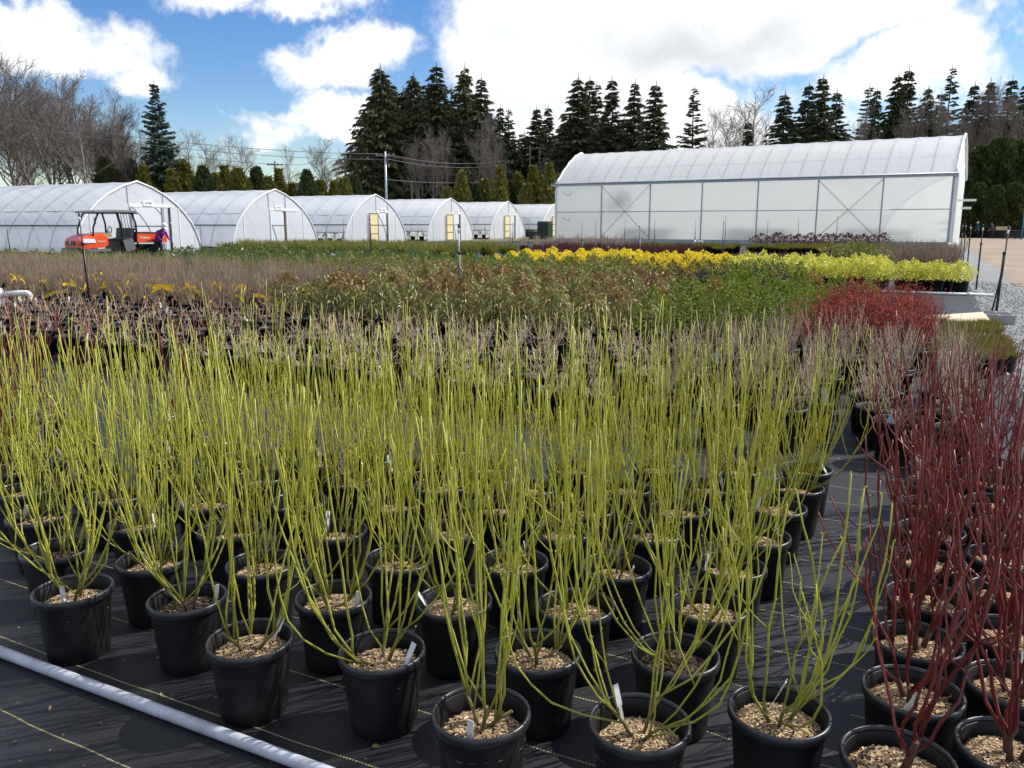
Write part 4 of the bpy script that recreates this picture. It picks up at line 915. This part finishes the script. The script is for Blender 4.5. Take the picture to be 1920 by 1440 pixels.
# ------------------------------------------------------------------ dogwoods
def curve_cane(r_, o, phi, Rf, H, r0, r1, k=9, wob=.006, exp=2.2, lean=(0, 0)):
    t = np.linspace(0, 1, k); rr = Rf * (1 - (1 - t) ** exp)
    w = np.cumsum(r_.normal(0, wob, (k, 2)), 0); w[0] = 0
    pts = np.stack([o[0] + rr * math.cos(phi) + w[:, 0] + lean[0] * t ** 1.5, o[1] + rr * math.sin(phi) + w[:, 1] + lean[1] * t ** 1.5, o[2] + H * t ** 1.12], -1)
    rad = r0 + (r1 - r0) * t; rad[2:-1:2] *= 1.13
    return pts, rad
def green_canes(seed, n, H, spread, thick=1.0, twig=.25):
    r_ = np.random.default_rng(seed); stems, canes, buds = [], [], []
    ns = max(3, int(n / 4.5)); a0 = r_.random() * 6.28
    for s_ in range(ns):
        phi = a0 + s_ * 6.283 / ns + r_.normal(0, .3); o = np.array((.016 * math.cos(phi), .016 * math.sin(phi), .198))
        hl = .03 + .09 * r_.random(); out = .03 + .06 * r_.random()
        e = o + np.array((out * math.cos(phi), out * math.sin(phi), hl)); stems.append(([o, (o + e) / 2 + (0, 0, .004), e], np.array((.0085, .0072, .0060)) * thick))
        m = max(2, int(round(n / ns + r_.normal(0, .8))))
        for q in range(m):
            f = r_.uniform(.25, 1.0); st = o + (e - o) * f; p2 = phi + r_.normal(0, .75)
            h = H * min(1.07, max(.36, r_.normal(.87, .17))); rf = spread * r_.uniform(.12, 1.1)
            lean = r_.normal(0, .055, 2)
            pts, rad = curve_cane(r_, st, p2, rf, h, .0050 * thick * r_.uniform(.75, 1.1), .0028 * thick, lean=lean, exp=r_.uniform(1.7, 4.0)); canes.append((pts, rad))
            for _ in range(int(r_.poisson(twig))):       # thinner side shoots
                i = r_.integers(1, 6); a = r_.random() * 6.28
                pp, rd = curve_cane(r_, pts[i], a, .10 * r_.random() + .03, h * (1 - i / 8) * r_.uniform(.5, .95), .0028 * thick, .0016 * thick, k=6); canes.append((pp, rd))
    return stems, canes
def bud_add(m, canes, r_, per, size, mat):
    c, d = [], []
    for pts, rad in canes:
        for _ in range(per):
            i = r_.integers(2, len(pts)); a = r_.random() * 6.28; c.append(pts[i]); d.append((math.cos(a) * .7, math.sin(a) * .7, .9))
        c.append(pts[-1]); d.append((r_.normal(0, .2), r_.normal(0, .2), 1))
    c = np.array(c); d = np.array(d); d /= np.linalg.norm(d, axis=1)[:, None]
    m.leaves(c, d, size * (.6 + .8 * r_.random(len(c))), size * .42, r_, mat, sag=0)
def stems_mesh(seed, n, H, spread, thick=1.0, twig=.25, mats=None, buds=3, bsize=.010):
    st, ca = green_canes(seed, n, H, spread, thick, twig); m = MB(); r_ = np.random.default_rng(seed + 999)
    for p, r2 in st: m.tube(p, r2, 6, 1)
    for p, r2 in ca: m.tube(p, r2, 5, 0)
    bud_add(m, ca, r_, buds, bsize, 0)
    return m.mesh('stems', mats)
GPOS = [(-1.58, 2.75), (-1.14, 2.68), (-1.84, 3.12), (-1.41, 3.02), (-2.13, 3.51), (-2.42, 3.86), (-1.64, 3.43), (-1.92, 3.78), (-1.75, 4.16), (-1.21, 3.33), (-1.45, 3.69), (-2.19, 4.14), (-1.97, 4.50), (-.97, 2.98), (-.63, 2.69),
        (-.45, 3.02), (-.76, 3.33), (-.25, 3.33), (-1.01, 3.70), (-.57, 3.66), (-.20, 2.66), (-.81, 4.02), (-1.31, 4.07), (-.59, 4.26), (-.36, 3.93), (.01, 3.0), (.22, 2.62), (.40, 2.95), (-.07, 3.64), (.21, 3.32),
        (.60, 3.30), (.34, 3.59), (.09, 3.90), (.56, 3.90), (.77, 3.59), (.78, 4.25), (1.58, 4.22), (1.42, 3.92), (1.23, 3.62), (1.04, 3.26), (.99, 3.93), (1.20, 4.22), (.84, 2.95), (.68, 2.62), (.50, 2.30), (.72, 2.0),
        (.08, 2.32), (-.08, 1.99), (.34, 1.95), (-.40, 2.32), (-.83, 2.39), (-1.52, 4.44), (-1.08, 4.36), (-.15, 4.26), (.32, 4.24), (-1.76, 4.82), (-1.28, 4.72), (-.84, 4.62), (-.38, 4.60), (-2.45, 4.45), (-2.66, 4.22), (-2.2, 4.86)]
GPOS.sort(key=lambda p: p[1])
rows, cur = [], []                                          # rows as one sees them, front to back
for p in GPOS:
    if cur and p[1] - cur[0][1] > .26: rows.append(cur); cur = []
    cur.append(p)
rows.append(cur)
rg = np.random.default_rng(77); gi = 0
NEAR = 2.85
GV = [stems_mesh(200 + i, 15 + (i % 4) * 2, .90, .22, .54, .8, [M_green, M_gwood]) for i in range(14)]
for ri, row in enumerate(rows):
    row.sort()
    for ci, (x, y) in enumerate(row):
        gi += 1
        lab = f'green-stemmed dogwood in black pot, {ordw(ri + 1)} row from the front, {ordw(ci + 1)} from the left'
        t = thing('potted_dogwood', lab, 'potted shrub', (x, y, .013), rg.random() * 6.28, 'green-stemmed dogwoods in pots')
        t.rotation_euler = (rg.normal(0, .008), rg.normal(0, .008), rg.random() * 6.28)
        po = obj('pot', POT, t); obj('rim', RIM, po)
        wet = (abs(x + 1.14) < .02) or (abs(x + 1.84) < .02) or (abs(x - .5) < .02 and y < 2.4)
        obj('bark_mulch', MULCH[4] if wet else MULCH[int(rg.integers(0, 4))], t, rz=rg.random() * 6.28, loc=(0, 0, -rg.random() * .02))
        if y < NEAR:
            n = int(rg.integers(13, 18)); H = .92; sp_ = .23; th = .74
            if abs(x + .08) < .02 and y < 2.1: n, sp_, H = 12, .15, .98
            if abs(x - .72) < .01 and y < 2.1: n, H, sp_ = 11, .66, .19
            if abs(x - .34) < .01 and y < 2.1: n, H, sp_, th = 16, .82, .28, .6
            if abs(x - .5) < .01 and y < 2.4: n, H, sp_, th = 18, .86, .24, .6
            if x < -1.4: n, H, sp_ = 17, .92, .27
            st, ca = green_canes(500 + gi, n, H, sp_, th, .75); r_ = np.random.default_rng(700 + gi)
            m = MB()
            for p, r2 in st: m.tube(p, r2, 8)
            m.build('crown_stump', M_gwood, t)
            for cn in ca:
                m = MB(); m.tube(cn[0], cn[1], 6); bud_add(m, [cn], r_, 5, .011, 0); m.build('cane', M_green, t)
        else:
            o = obj('stems', GV[gi % len(GV)], t, rz=rg.random() * 6.28); s_ = rg.uniform(.86, 1.03) * (1.0 if y < 4.1 else .92); o.scale = (rg.uniform(.9, 1.15),) * 2 + (s_,)
        if rg.random() < .62: stake_tag(t, rg)

def red_mesh(seed, H, spread, n):
    r_ = np.random.default_rng(seed); m = MB(); ca = []
    base = np.array((0, 0, .195)); th = r_.uniform(.05, .12)
    for s_ in range(r_.integers(2, 4)):
        phi = r_.random() * 6.28; o = base + np.array((.012 * math.cos(phi), .012 * math.sin(phi), 0)); e = o + np.array((.03 * math.cos(phi), .03 * math.sin(phi), th))
        m.tube([o, (o + e) / 2, e], [.0095, .0085, .007], 7, 1)
        for q in range(max(2, n // 3)):
            f = r_.uniform(.45, 1); st = o + (e - o) * f; a = phi + r_.normal(0, 1.0)
            pts, rad = curve_cane(r_, st, a, spread * r_.uniform(.25, 1.1), H * r_.uniform(.6, 1.08), 0.0052 * r_.uniform(.75, 1.1), .0024, wob=.009, exp=r_.uniform(1.0, 1.9)); ca.append((pts, rad))
            for w in range(r_.integers(1, 4)):
                i = r_.integers(2, 7); b_ = a + r_.normal(0, 1.2)
                ca.append(curve_cane(r_, pts[i], b_, r_.uniform(.04, .14), r_.uniform(.10, .34) * H, .0028, .0014, k=6, wob=.005, exp=1.3))
    for p, r2 in ca: m.tube(p, r2, 5, 0)
    bud_add(m, ca, r_, 2, .008, 0)
    return m.mesh('stems', [M_red, M_rwood])
RV = [red_mesh(300 + i, .78, .24, 12) for i in range(7)] + [red_mesh(320, .62, .20, 11)]
REDS = [('right column', i + 1, p) for i, p in enumerate([(.95, 1.80), (1.13, 2.10), (1.28, 2.38), (1.46, 2.69), (1.63, 3.01), (1.80, 3.33), (1.97, 3.65), (2.13, 3.96), (2.30, 4.28)])] + \
       [('outer column at the right edge', i + 1, p) for i, p in enumerate([(1.26, 1.84), (1.44, 2.13), (1.60, 2.42), (1.77, 2.72), (1.94, 3.04), (2.11, 3.36), (2.28, 3.68), (2.45, 4.0), (2.62, 4.34)])] + \
       [('left-hand patch behind the green ones', i + 1, p) for i, p in enumerate([(-3.05, 4.80), (-3.32, 5.1), (-2.76, 5.05), (-3.05, 5.40), (-3.42, 5.52), (-2.2, 5.35)])]
for k, (wh, n, (x, y)) in enumerate(REDS):
    t = thing('potted_dogwood', f'dark red-stemmed dogwood in black pot, {wh}, {ordw(n)} from the front', 'potted shrub', (x, y, .013), rg.random() * 6.28, 'red-stemmed dogwoods in pots')
    po = obj('pot', POT, t); obj('rim', RIM, po); obj('bark_mulch', MULCH[k % 4], t, rz=rg.random() * 6)
    obj('stems', RV[7] if (n == 1 and k == 0) else RV[k % 7], t, rz=rg.random() * 6.28, sc=1.0 if k else 1.05)
    if rg.random() < .6: stake_tag(t, rg)

# ------------------------------------------------------------------ plant prototypes for the beds
def twig_plant(seed, n, H, spread, rad, fork, mat, leaves=0, lmat=None, z0=.195):
    r_ = np.random.default_rng(seed); m = MB(); tips = []
    for q in range(n):
        phi = r_.random() * 6.28; o = np.array((.02 * math.cos(phi), .02 * math.sin(phi), z0)); h = H * r_.uniform(.55, 1.08)
        pts, rd = curve_cane(r_, o, phi, spread * r_.uniform(.2, 1.05), h, rad, rad * .6, k=6, wob=.008, exp=r_.uniform(1.0, 2.0)); m.tube(pts, rd, 4 if rad > .003 else 3, 0, cap=False); tips.append(pts)
        for w in range(fork):
            i = r_.integers(1, 5); a = phi + r_.normal(0, 1.3)
            pp, r2 = curve_cane(r_, pts[i], a, r_.uniform(.02, .09), h * r_.uniform(.2, .55), rad * .7, rad * .4, k=4, wob=.006, exp=1.3); m.tube(pp, r2, 3, 0, cap=False); tips.append(pp)
    if leaves:
        k = r_.integers(0, len(tips), leaves); c = np.array([tips[i][r_.integers(1, len(tips[i]))] for i in k]); d = r_.normal(size=(leaves, 3)); d[:, 2] += .6; d /= np.linalg.norm(d, axis=1)[:, None]
        m.leaves(c, d, .014 + .022 * r_.random(leaves), .011, r_, 1)
    return m, [mat] + ([lmat] if leaves else [])
def bush_plant(seed, N, rad, H, L, W, mat, z0=.19, up=.7, droop=.0, shape=1.6, stems=8, smat=None, hollow=.35, tip=None):
    r_ = np.random.default_rng(seed); m = MB()
    for q in range(stems):
        a = r_.random() * 6.28; pts, rd = curve_cane(r_, np.array((0, 0, z0)), a, rad * r_.uniform(.2, .8), H * r_.uniform(.6, .95), .004, .002, k=5); m.tube(pts, rd, 3, 1, cap=False)
    f = r_.random(N) ** .85; a = r_.random(N) * 6.28
    lump = 1 + .18 * np.sin(3 * a + seed) + .15 * np.sin(5 * a + 9 * f)
    rr = rad * (1 - np.abs(2 * np.clip(f, 0, 1) - .75) ** 2.2 * .5) * np.clip((1.06 - f) * shape * 2, 0, 1) * lump * (hollow + (1 - hollow) * np.sqrt(r_.random(N)))
    c = np.stack([rr * np.cos(a), rr * np.sin(a), z0 + .02 + f * H * (1 + .10 * np.sin(a * 2 + seed))], -1)
    d = np.stack([np.cos(a), np.sin(a), np.full(N, up)], -1) + r_.normal(0, .45, (N, 3)); d[:, 2] -= droop * (1 + r_.random(N)); d /= np.linalg.norm(d, axis=1)[:, None]
    l = L * (.6 + .8 * r_.random(N)); 
    if tip is not None:
        k = f > .72; m.leaves(c[~k], d[~k], l[~k], W, r_, 0, sag=.1 + droop * .2); m.leaves(c[k], d[k], l[k], W, r_, 2, sag=.1)
        return m, [mat, smat or M_trunk, tip]
    m.leaves(c, d, l, W, r_, 0, sag=.1 + droop * .2)
    return m, [mat, smat or M_trunk]
def tuft_plant(seed, N, rad, H, mat, z0=.19, W=.007):
    r_ = np.random.default_rng(seed); m = MB(); a = r_.random(N) * 6.28; q = np.sqrt(r_.random(N))
    c = np.stack([rad * .75 * q * np.cos(a), rad * .75 * q * np.sin(a), np.full(N, z0)], -1); d = np.stack([.55 * q * np.cos(a) + r_.normal(0, .2, N), .55 * q * np.sin(a) + r_.normal(0, .2, N), np.ones(N)], -1); d /= np.linalg.norm(d, axis=1)[:, None]
    m.leaves(c, d, H * (.6 + .5 * r_.random(N)), W, r_, 0, sag=.12); return m, [mat]
def parts(fn, nm): return [dict(crown=a.mesh(nm, b_)) for a, b_ in fn]
LOWPOT = [(0, 0), (.098, 0), (.1245, .222), (.135, .224), (.135, .246), (.124, .248), (.118, .19), (0, .20)]
def joined(fn, nm):
    """far plants: pot and crown in one mesh"""
    out = []
    for a, b_ in fn:
        a.lathe(LOWPOT, 10, len(b_)); out.append(a.mesh(nm, b_ + [M_pot]))
    return out

def bed(u0, u1, v0, v1, du, dv, jit=.04, stagger=True, seed=0, skip=None):
    """grid of pot positions, rows front to back; yields (row, col, position)"""
    r_ = np.random.default_rng(seed); out = []; ri = 0
    for i, v in enumerate(np.arange(v0, v1 + 1e-6, dv)):
        row = []
        for u in np.arange(u0 + (du / 2 if stagger and i % 2 else 0), u1 + 1e-6, du):
            p = P(u + r_.normal(0, jit), v + r_.normal(0, jit), .013)
            if not in_view(p): continue
            if skip and skip(u, v): continue
            if r_.random() < .015: continue
            row.append(p)
        if row:
            ri += 1
            for ci, p in enumerate(row): out.append((ri, ci + 1, p))
    return out
def plant_bed(name, desc, cat, group, grid, protos, sc, seed, full, crown='foliage', mulch=False, tag=0.0, tagmesh=None, zs=(.88, 1.12), extra=None, where='row back'):
    r_ = np.random.default_rng(seed)
    for ri, ci, p in grid:
        lab = f'{desc}, {ordw(ri)} {where}, {ordw(ci)} from the left'
        s_ = sc * r_.uniform(.95, 1.05)
        if full:
            t = thing(name, lab, cat, p, r_.random() * 6.28, group, s_)
            obj('pot', POTM, t)
            if mulch: obj('bark_mulch', MULCHS, t)
            o = obj(crown, protos[int(r_.integers(0, len(protos)))], t, rz=r_.random() * 6.28); o.scale = (r_.uniform(.92, 1.1),) * 2 + (r_.uniform(*zs),)
            if tag and r_.random() < tag: stake_tag(t, r_, tagmesh or TAG, 1.25)
            if extra: extra(t, ri, r_)
        else:
            o = obj(name, protos[int(r_.integers(0, len(protos)))], None, lab, cat, group, None, p, r_.random() * 6.28, (s_, s_, s_ * r_.uniform(*zs)))
            if tag and r_.random() < tag: 
                k = obj('plant_tag', tagmesh or TAG, o, loc=(.07 * r_.normal(), .07 * r_.normal(), .46 + .1 * r_.random())); k.rotation_euler = (r_.normal(0, .8), r_.normal(0, .8), r_.random() * 6); k.scale = (2.6, 2.6, 1.1)
    return len(grid)
def ms(lst, nm): return [a.mesh(nm, b_) for a, b_ in lst]
CNT = {}
# cut-back shrubs with short bare twigs
TW_L = ms([twig_plant(400 + i, 6, .24, .20, .0042, 1, M_twigred) for i in range(5)], 'twigs')
TW_M = ms([twig_plant(410 + i, 9, .21, .17, .0036, 2, M_twigtan) for i in range(6)], 'twigs')
TW_R = ms([twig_plant(420 + i, 13, .37, .15, .0030, 3, M_twiggrey) for i in range(6)], 'twigs')
CNT['B1'] = plant_bed('cut_back_shrub', 'cut-back shrub with russet twigs', 'potted shrub', 'cut-back russet shrubs', bed(-14.6, -7.0, 5.75, 8.5, .47, .45, seed=1), TW_L, 1.2, 1, True, 'twigs', True, .45)
CNT['B2'] = plant_bed('cut_back_shrub', 'cut-back shrub with short pinkish-tan twigs', 'potted shrub', 'cut-back tan shrubs', bed(-6.6, -2.1, 5.75, 8.5, .40, .43, seed=2), TW_M, 1.1, 2, True, 'twigs', True, .3)
def tie(t, ri, r_):
    if r_.random() < .06: MB().box((.05, .0, .42), (.10, .004, .02)).build('plastic_tie', M_gtie, t)
CNT['B3'] = plant_bed('cut_back_shrub', 'shrub with upright grey-tan twigs', 'potted shrub', 'upright grey-twigged shrubs', bed(-1.75, .62, 5.75, 8.8, .50, .36, seed=3, stagger=False), TW_R, 1.16, 3, True, 'twigs', True, .35, TAGB, extra=tie)
# brown brush bed with yellow tape along its front
BR = [twig_plant(430 + i, 26, .50, .17, .0032, 4, M_brown) for i in range(5)]; BRm = ms(BR, 'twigs')
BRf = joined([twig_plant(440 + i, 24, .50, .18, .0038, 4, M_brown) for i in range(4)], 'brown_shrub')
OLf = joined([twig_plant(446 + i, 24, .46, .18, .0038, 3, M_olivebrush, 120, M_olivebrush) for i in range(3)], 'olive_shrub')
def tape_mesh(seed):
    r_ = np.random.default_rng(seed); m = MB(); c = np.array((0, 0, .0)); d = np.array((r_.normal(0, .6), r_.normal(0, .6), .15)); V = []
    for i in range(5):
        V += [tuple(c + np.array((0, 0, .02))), tuple(c - np.array((0, 0, .02)))]; c = c + d * .038; d = d + np.array((r_.normal(0, .2), r_.normal(0, .2), -.45))
    m.add(V, [(i * 2, i * 2 + 1, i * 2 + 3, i * 2 + 2) for i in range(4)]); return m.mesh('marker_tape', M_ytape)
TAPE = [tape_mesh(i) for i in range(6)]
def tape(t, ri, r_):
    for _ in range(int(r_.integers(2, 6)) if ri <= 3 else 0):
        a = r_.random() * 6.28; obj('marker_tape', TAPE[int(r_.integers(0, 6))], t, loc=(.14 * math.cos(a), .14 * math.sin(a), r_.uniform(.30, .54)), rz=r_.random() * 6.28)
CNT['E1'] = plant_bed('brown_shrub', 'leafless brown brushy shrub with yellow tape', 'potted shrub', 'taped brown shrubs', bed(-16.5, -8.5, 9.2, 10.5, .55, .55, seed=4), BRm, 1.1, 4, True, 'twigs', False, .1, extra=tape)
CNT['E2'] = plant_bed('brown_shrub', 'leafless brown brushy shrub behind the taped rows', 'potted shrub', 'brown brushy shrubs', bed(-26, -8.6, 11.2, 15.0, .62, .58, seed=5), BRf, 1.0, 5, False)
CNT['E3'] = plant_bed('olive_shrub', 'olive-brown twiggy shrub behind the brown brush', 'potted shrub', 'olive twiggy shrubs', bed(-28, -9.5, 15.5, 17.3, .66, .6, seed=6), OLf, .92, 6, False)
# bronze-leaved shrubs
BZ = ms([bush_plant(450 + i, 480, .22, .44, .064, .023, M_bronze, up=.5, droop=.8, stems=10, shape=3.0, hollow=.15, tip=(M_rust if i % 2 else None)) for i in range(6)], 'foliage')
CNT['D'] = plant_bed('bronze_shrub', 'bronze and olive-leaved shrub', 'potted shrub', 'bronze-leaved shrubs', bed(-8.3, -3.25, 9.1, 13.6, .43, .43, seed=7), BZ, 1.12, 7, True, zs=(.85, 1.18))
# small-leaved upright bushes
BX = ms([bush_plant(460 + i, 820, .21, .62, .042, .025, M_box, up=.9, shape=2.2, stems=6, hollow=.5) for i in range(5)] + [bush_plant(466 + i, 820, .21, .62, .042, .025, M_box, up=.9, shape=2.2, stems=6, hollow=.5, tip=M_orange) for i in range(1)], 'foliage')
CNT['J'] = plant_bed('upright_bush', 'dense upright green bush', 'potted shrub', 'upright green bushes', bed(-2.85, -1.4, 9.5, 12.6, .45, .44, seed=8), BX, 1.02, 8, True, tag=.1, tagmesh=TAGB, zs=(.8, 1.08))
CNT['J2'] = plant_bed('upright_bush', 'low green and orange bush behind the red brush', 'potted shrub', 'low green and orange bushes', bed(-2.7, -.8, 13.2, 14.3, .46, .44, seed=9), BX, .86, 9, True, zs=(.75, .95))
# red brush
RB = ms([twig_plant(470 + i, 30, .42, .21, .0020, 3, M_wine, 620, M_redbrush) for i in range(5)], 'twigs')
CNT['K'] = plant_bed('red_brush_shrub', 'fine-twigged rusty red shrub', 'potted shrub', 'rusty red shrubs', bed(-1.15, -.02, 9.3, 12.9, .36, .38, seed=10), RB, 1.03, 10, True, 'twigs', zs=(.95, 1.15))
# low olive tufts by the gravel
TF = ms([tuft_plant(480 + i, 420, .18, .19, M_tuft) for i in range(4)], 'foliage')
CNT['L'] = plant_bed('low_tufted_plant', 'low olive tufted plant by the gravel', 'potted plant', 'low olive tufted plants', bed(.08, .80, 9.6, 12.6, .27, .27, jit=.012, seed=11), TF, .78, 11, True)
# mid green shrubs with white tags, olive bushes
SH = joined([bush_plant(490 + i, 260, .25, .40, .055, .030, M_shrub, stems=0) for i in range(5)], 'green_shrub')
CNT['F0'] = plant_bed('green_shrub', 'low mid-green shrub before the utility vehicle', 'potted shrub', 'low green shrubs', bed(-33, -23.2, 18.0, 19.6, .66, .55, seed=31), SH, .88, 31, False, tag=.25)
CNT['F'] = plant_bed('green_shrub', 'mid-green leafy shrub in the white-tagged bed', 'potted shrub', 'green shrubs with white tags', bed(-23, -13.6, 18.6, 22.8, .72, .66, seed=12), SH, 1.15, 12, False, tag=.30)
OB = joined([bush_plant(496 + i, 240, .22, .42, .05, .026, M_oliveleaf, stems=0) for i in range(4)], 'olive_bush')
CNT['F2'] = plant_bed('olive_bush', 'olive-green rounded bush behind the bronze shrubs', 'potted shrub', 'olive-green bushes', bed(-13.2, -5.6, 14.9, 18.0, .55, .52, seed=13), OB, 1.15, 13, False, tag=.05)
GB = joined([bush_plant(500 + i, 240, .22, .36, .045, .026, M_bright, stems=0) for i in range(3)], 'fresh_green_shrub')
CNT['I0'] = plant_bed('fresh_green_shrub', 'fresh green shrub before the golden row', 'potted shrub', 'fresh green shrubs', bed(-13.5, -9.0, 18.4, 20.3, .5, .5, seed=14), GB, 1.2, 14, False)
DK = ms([bush_plant(506 + i, 260, .17, .34, .045, .012, M_dark, up=1.5, stems=3) for i in range(4)], 'foliage')
CNT['I'] = plant_bed('dark_green_shrub', 'dark green upright shrub before the golden row', 'potted shrub', 'dark green shrubs', bed(-8.8, -2.7, 18.5, 20.2, .52, .52, seed=15), DK, 1.2, 15, True)
YL = ms([bush_plant(510 + i, 420, .21, .36, .048, .034, M_yellow, stems=2, hollow=.55, shape=2.5) for i in range(3)], 'foliage')
LM = ms([bush_plant(514 + i, 380, .21, .36, .050, .034, M_lime, stems=2, hollow=.5, shape=2.2) for i in range(3)], 'foliage')
AM = joined([bush_plant(518 + i, 200, .19, .24, .045, .028, M_amber, stems=0) for i in range(2)], 'amber_shrub')
CNT['H1'] = plant_bed('golden_shrub', 'bright golden-yellow shrub', 'potted shrub', 'golden-yellow shrubs', bed(-11.2, -4.7, 21.0, 22.5, .45, .48, seed=16), YL, 1.2, 16, True)
CNT['H2'] = plant_bed('lime_shrub', 'lime-yellow leafy shrub', 'potted shrub', 'lime-yellow shrubs', bed(-4.4, -.95, 20.4, 22.6, .42, .44, seed=17), LM, 1.2, 17, True)
CNT['H3'] = plant_bed('lime_shrub', 'lime-yellow shrub at the gravel edge', 'potted shrub', 'lime shrubs at the gravel edge', bed(-.60, .72, 20.7, 21.6, .36, .40, seed=18), LM, 1.12, 18, True)
CNT['H4'] = plant_bed('amber_shrub', 'amber-leaved low shrub behind the golden row', 'potted shrub', 'amber-leaved shrubs', bed(-8.5, -3.0, 23.4, 24.6, .5, .5, seed=19), AM, 1.15, 19, False)
# far beds in front of the greenhouses
GS = joined([tuft_plant(522 + i, 260, .24, .40, M_oliveleaf, W=.016) for i in range(3)], 'grassy_plant')
CNT['G'] = plant_bed('grassy_plant', 'grey-green grassy plant before the hoop houses', 'potted plant', 'grassy plants', bed(-27, -15.5, 26.0, 31.5, .85, .8, seed=20), GS, 1.5, 20, False)
WN = joined([twig_plant(526 + i, 30, .32, .20, .0045, 2, M_wine, 60, M_wine) for i in range(3)], 'wine_red_shrub')
CNT['N'] = plant_bed('wine_red_shrub', 'dark wine-red twiggy shrub behind the golden row', 'potted shrub', 'wine-red shrubs', bed(-15, -8.4, 30.5, 34.0, .6, .6, seed=21), WN, 1.35, 21, False)
GT = joined([twig_plant(530 + i, 14, .42, .14, .0055, 1, M_twiggrey) for i in range(3)], 'grey_twig_shrub')
CNT['N2'] = plant_bed('grey_twig_shrub', 'pale grey twiggy shrub before the big greenhouse', 'potted shrub', 'pale grey twiggy shrubs', bed(-20, -13.8, 39, 43, .8, .8, seed=22), GT, 1.4, 22, False)
LP = joined([tuft_plant(534 + i, 200, .18, .20, M_tuft, W=.014) for i in range(2)], 'low_green_plant')
CNT['M1'] = plant_bed('low_green_plant', 'low olive-green plant before the big greenhouse', 'potted plant', 'low olive-green plants', bed(-13.4, -8.6, 39.5, 42.5, .55, .7, seed=23), LP, 1.5, 23, False)
CNT['M2'] = plant_bed('low_green_plant', 'low green plant below the greenhouse cross brace', 'potted plant', 'low green plants below the braces', bed(-8.0, -2.6, 41.0, 44.0, .55, .75, seed=24), LP, 1.5, 24, False)
DP = joined([twig_plant(538 + i, 18, .13, .13, .004, 2, M_wine, 40, M_brown) for i in range(2)], 'small_dark_plant')
CNT['T1'] = plant_bed('small_dark_plant', 'small plum-brown plant in the close-set pots', 'potted plant', 'small plum-brown plants', bed(-6.8, -3.4, 30.8, 33.6, .34, .40, jit=.015, seed=25), DP, 1.15, 25, False, tag=.0)
CNT['T2'] = plant_bed('small_dark_plant', 'small plum-brown plant, block nearer the gravel', 'potted plant', 'small plum-brown plants nearer', bed(-3.2, -1.0, 29.6, 32.0, .34, .40, jit=.015, seed=26), DP, 1.15, 26, False)
BG = joined([bush_plant(542 + i, 200, .24, .36, .06, .035, M_wine, stems=0) for i in range(2)], 'burgundy_shrub')
CNT['T3'] = plant_bed('burgundy_shrub', 'dark burgundy shrub along the greenhouse foot', 'potted shrub', 'burgundy shrubs', bed(-9.0, -2.6, 47.5, 50, .8, .9, seed=27), BG, 1.5, 27, False)
CNT['T4'] = plant_bed('green_tuft', 'bright grassy green plant in the square block', 'potted plant', 'grassy green plants', bed(-3.0, -1.4, 35.5, 38.0, .5, .6, seed=28), joined([tuft_plant(546, 260, .2, .34, M_shrub, W=.014)], 'green_tuft'), 1.4, 28, False)
CNT['T5'] = plant_bed('grey_twig_shrub', 'tall grey-brown twiggy shrub near the gravel edge', 'potted shrub', 'grey-brown shrubs near the gravel', bed(-1.6, .6, 27.5, 36.0, .55, .7, seed=29), joined([twig_plant(548 + i, 18, .55, .20, .0045, 3, M_brown) for i in range(3)], 'grey_twig_shrub'), 1.1, 29, False)
CNT['T6'] = plant_bed('yellowish_bush', 'loose olive-yellow bush behind the lime shrubs', 'potted shrub', 'olive-yellow bushes', bed(-2.8, -1.3, 25.6, 27.2, .6, .6, seed=30), OB, 1.5, 30, False)
# trays of plants at the open sides of the hoop houses
for k in range(2, 6):
    hp = house_pos[k]
    for j in range(7):
        p = hp + Vector((-(1.0 + j * .9) * CU, -(1.0 + j * .9) * SU, 0)) + Vector((-SU, CU, 0)) * -3.2
        obj('bench_plant', SH[j % 5], None, f'leafy plant under the raised side of the {ordw(k + 1)} hoop house, {ordw(j + 1)} from its door', 'potted plant', 'plants inside the hoop houses', None, (p.x, p.y, .0), rg.random() * 6, 1.7)
for k, (px, py) in enumerate([(585, 486), (605, 487), (628, 486)]):
    p = g_at(px, py); t = thing('plastic_bin', f'black planter box beside the third hoop house, {ordw(k + 1)} from the left', 'planter', (p.x, p.y, 0), TH, 'black planter boxes')
    MB().box((0, 0, .27), (.85, .7, .54), taper=1.12).build('bin_body', M_black, t); MB().box((0, 0, .56), (1.02, .86, .05)).build('bin_lip', M_black, t)
p = at_depth(1022, 418, 80); t = thing('waste_bin', 'dark green bin stack left of the big greenhouse corner', 'bin', (p.x, p.y, 0), TH); MB().box((0, 0, .7), (1.1, 1.0, 1.4), taper=1.05).build('bin_body', M_dgreen, t); MB().box((0, 0, 1.55), (1.2, 1.1, .3), taper=.9).build('lid', M_dgreen, t); MB().box((-1.0, 0, .35), (.9, .9, .7)).build('lower_bin', M_dgreen, t)
print('BEDS', CNT, 'objects', len(bpy.data.objects))
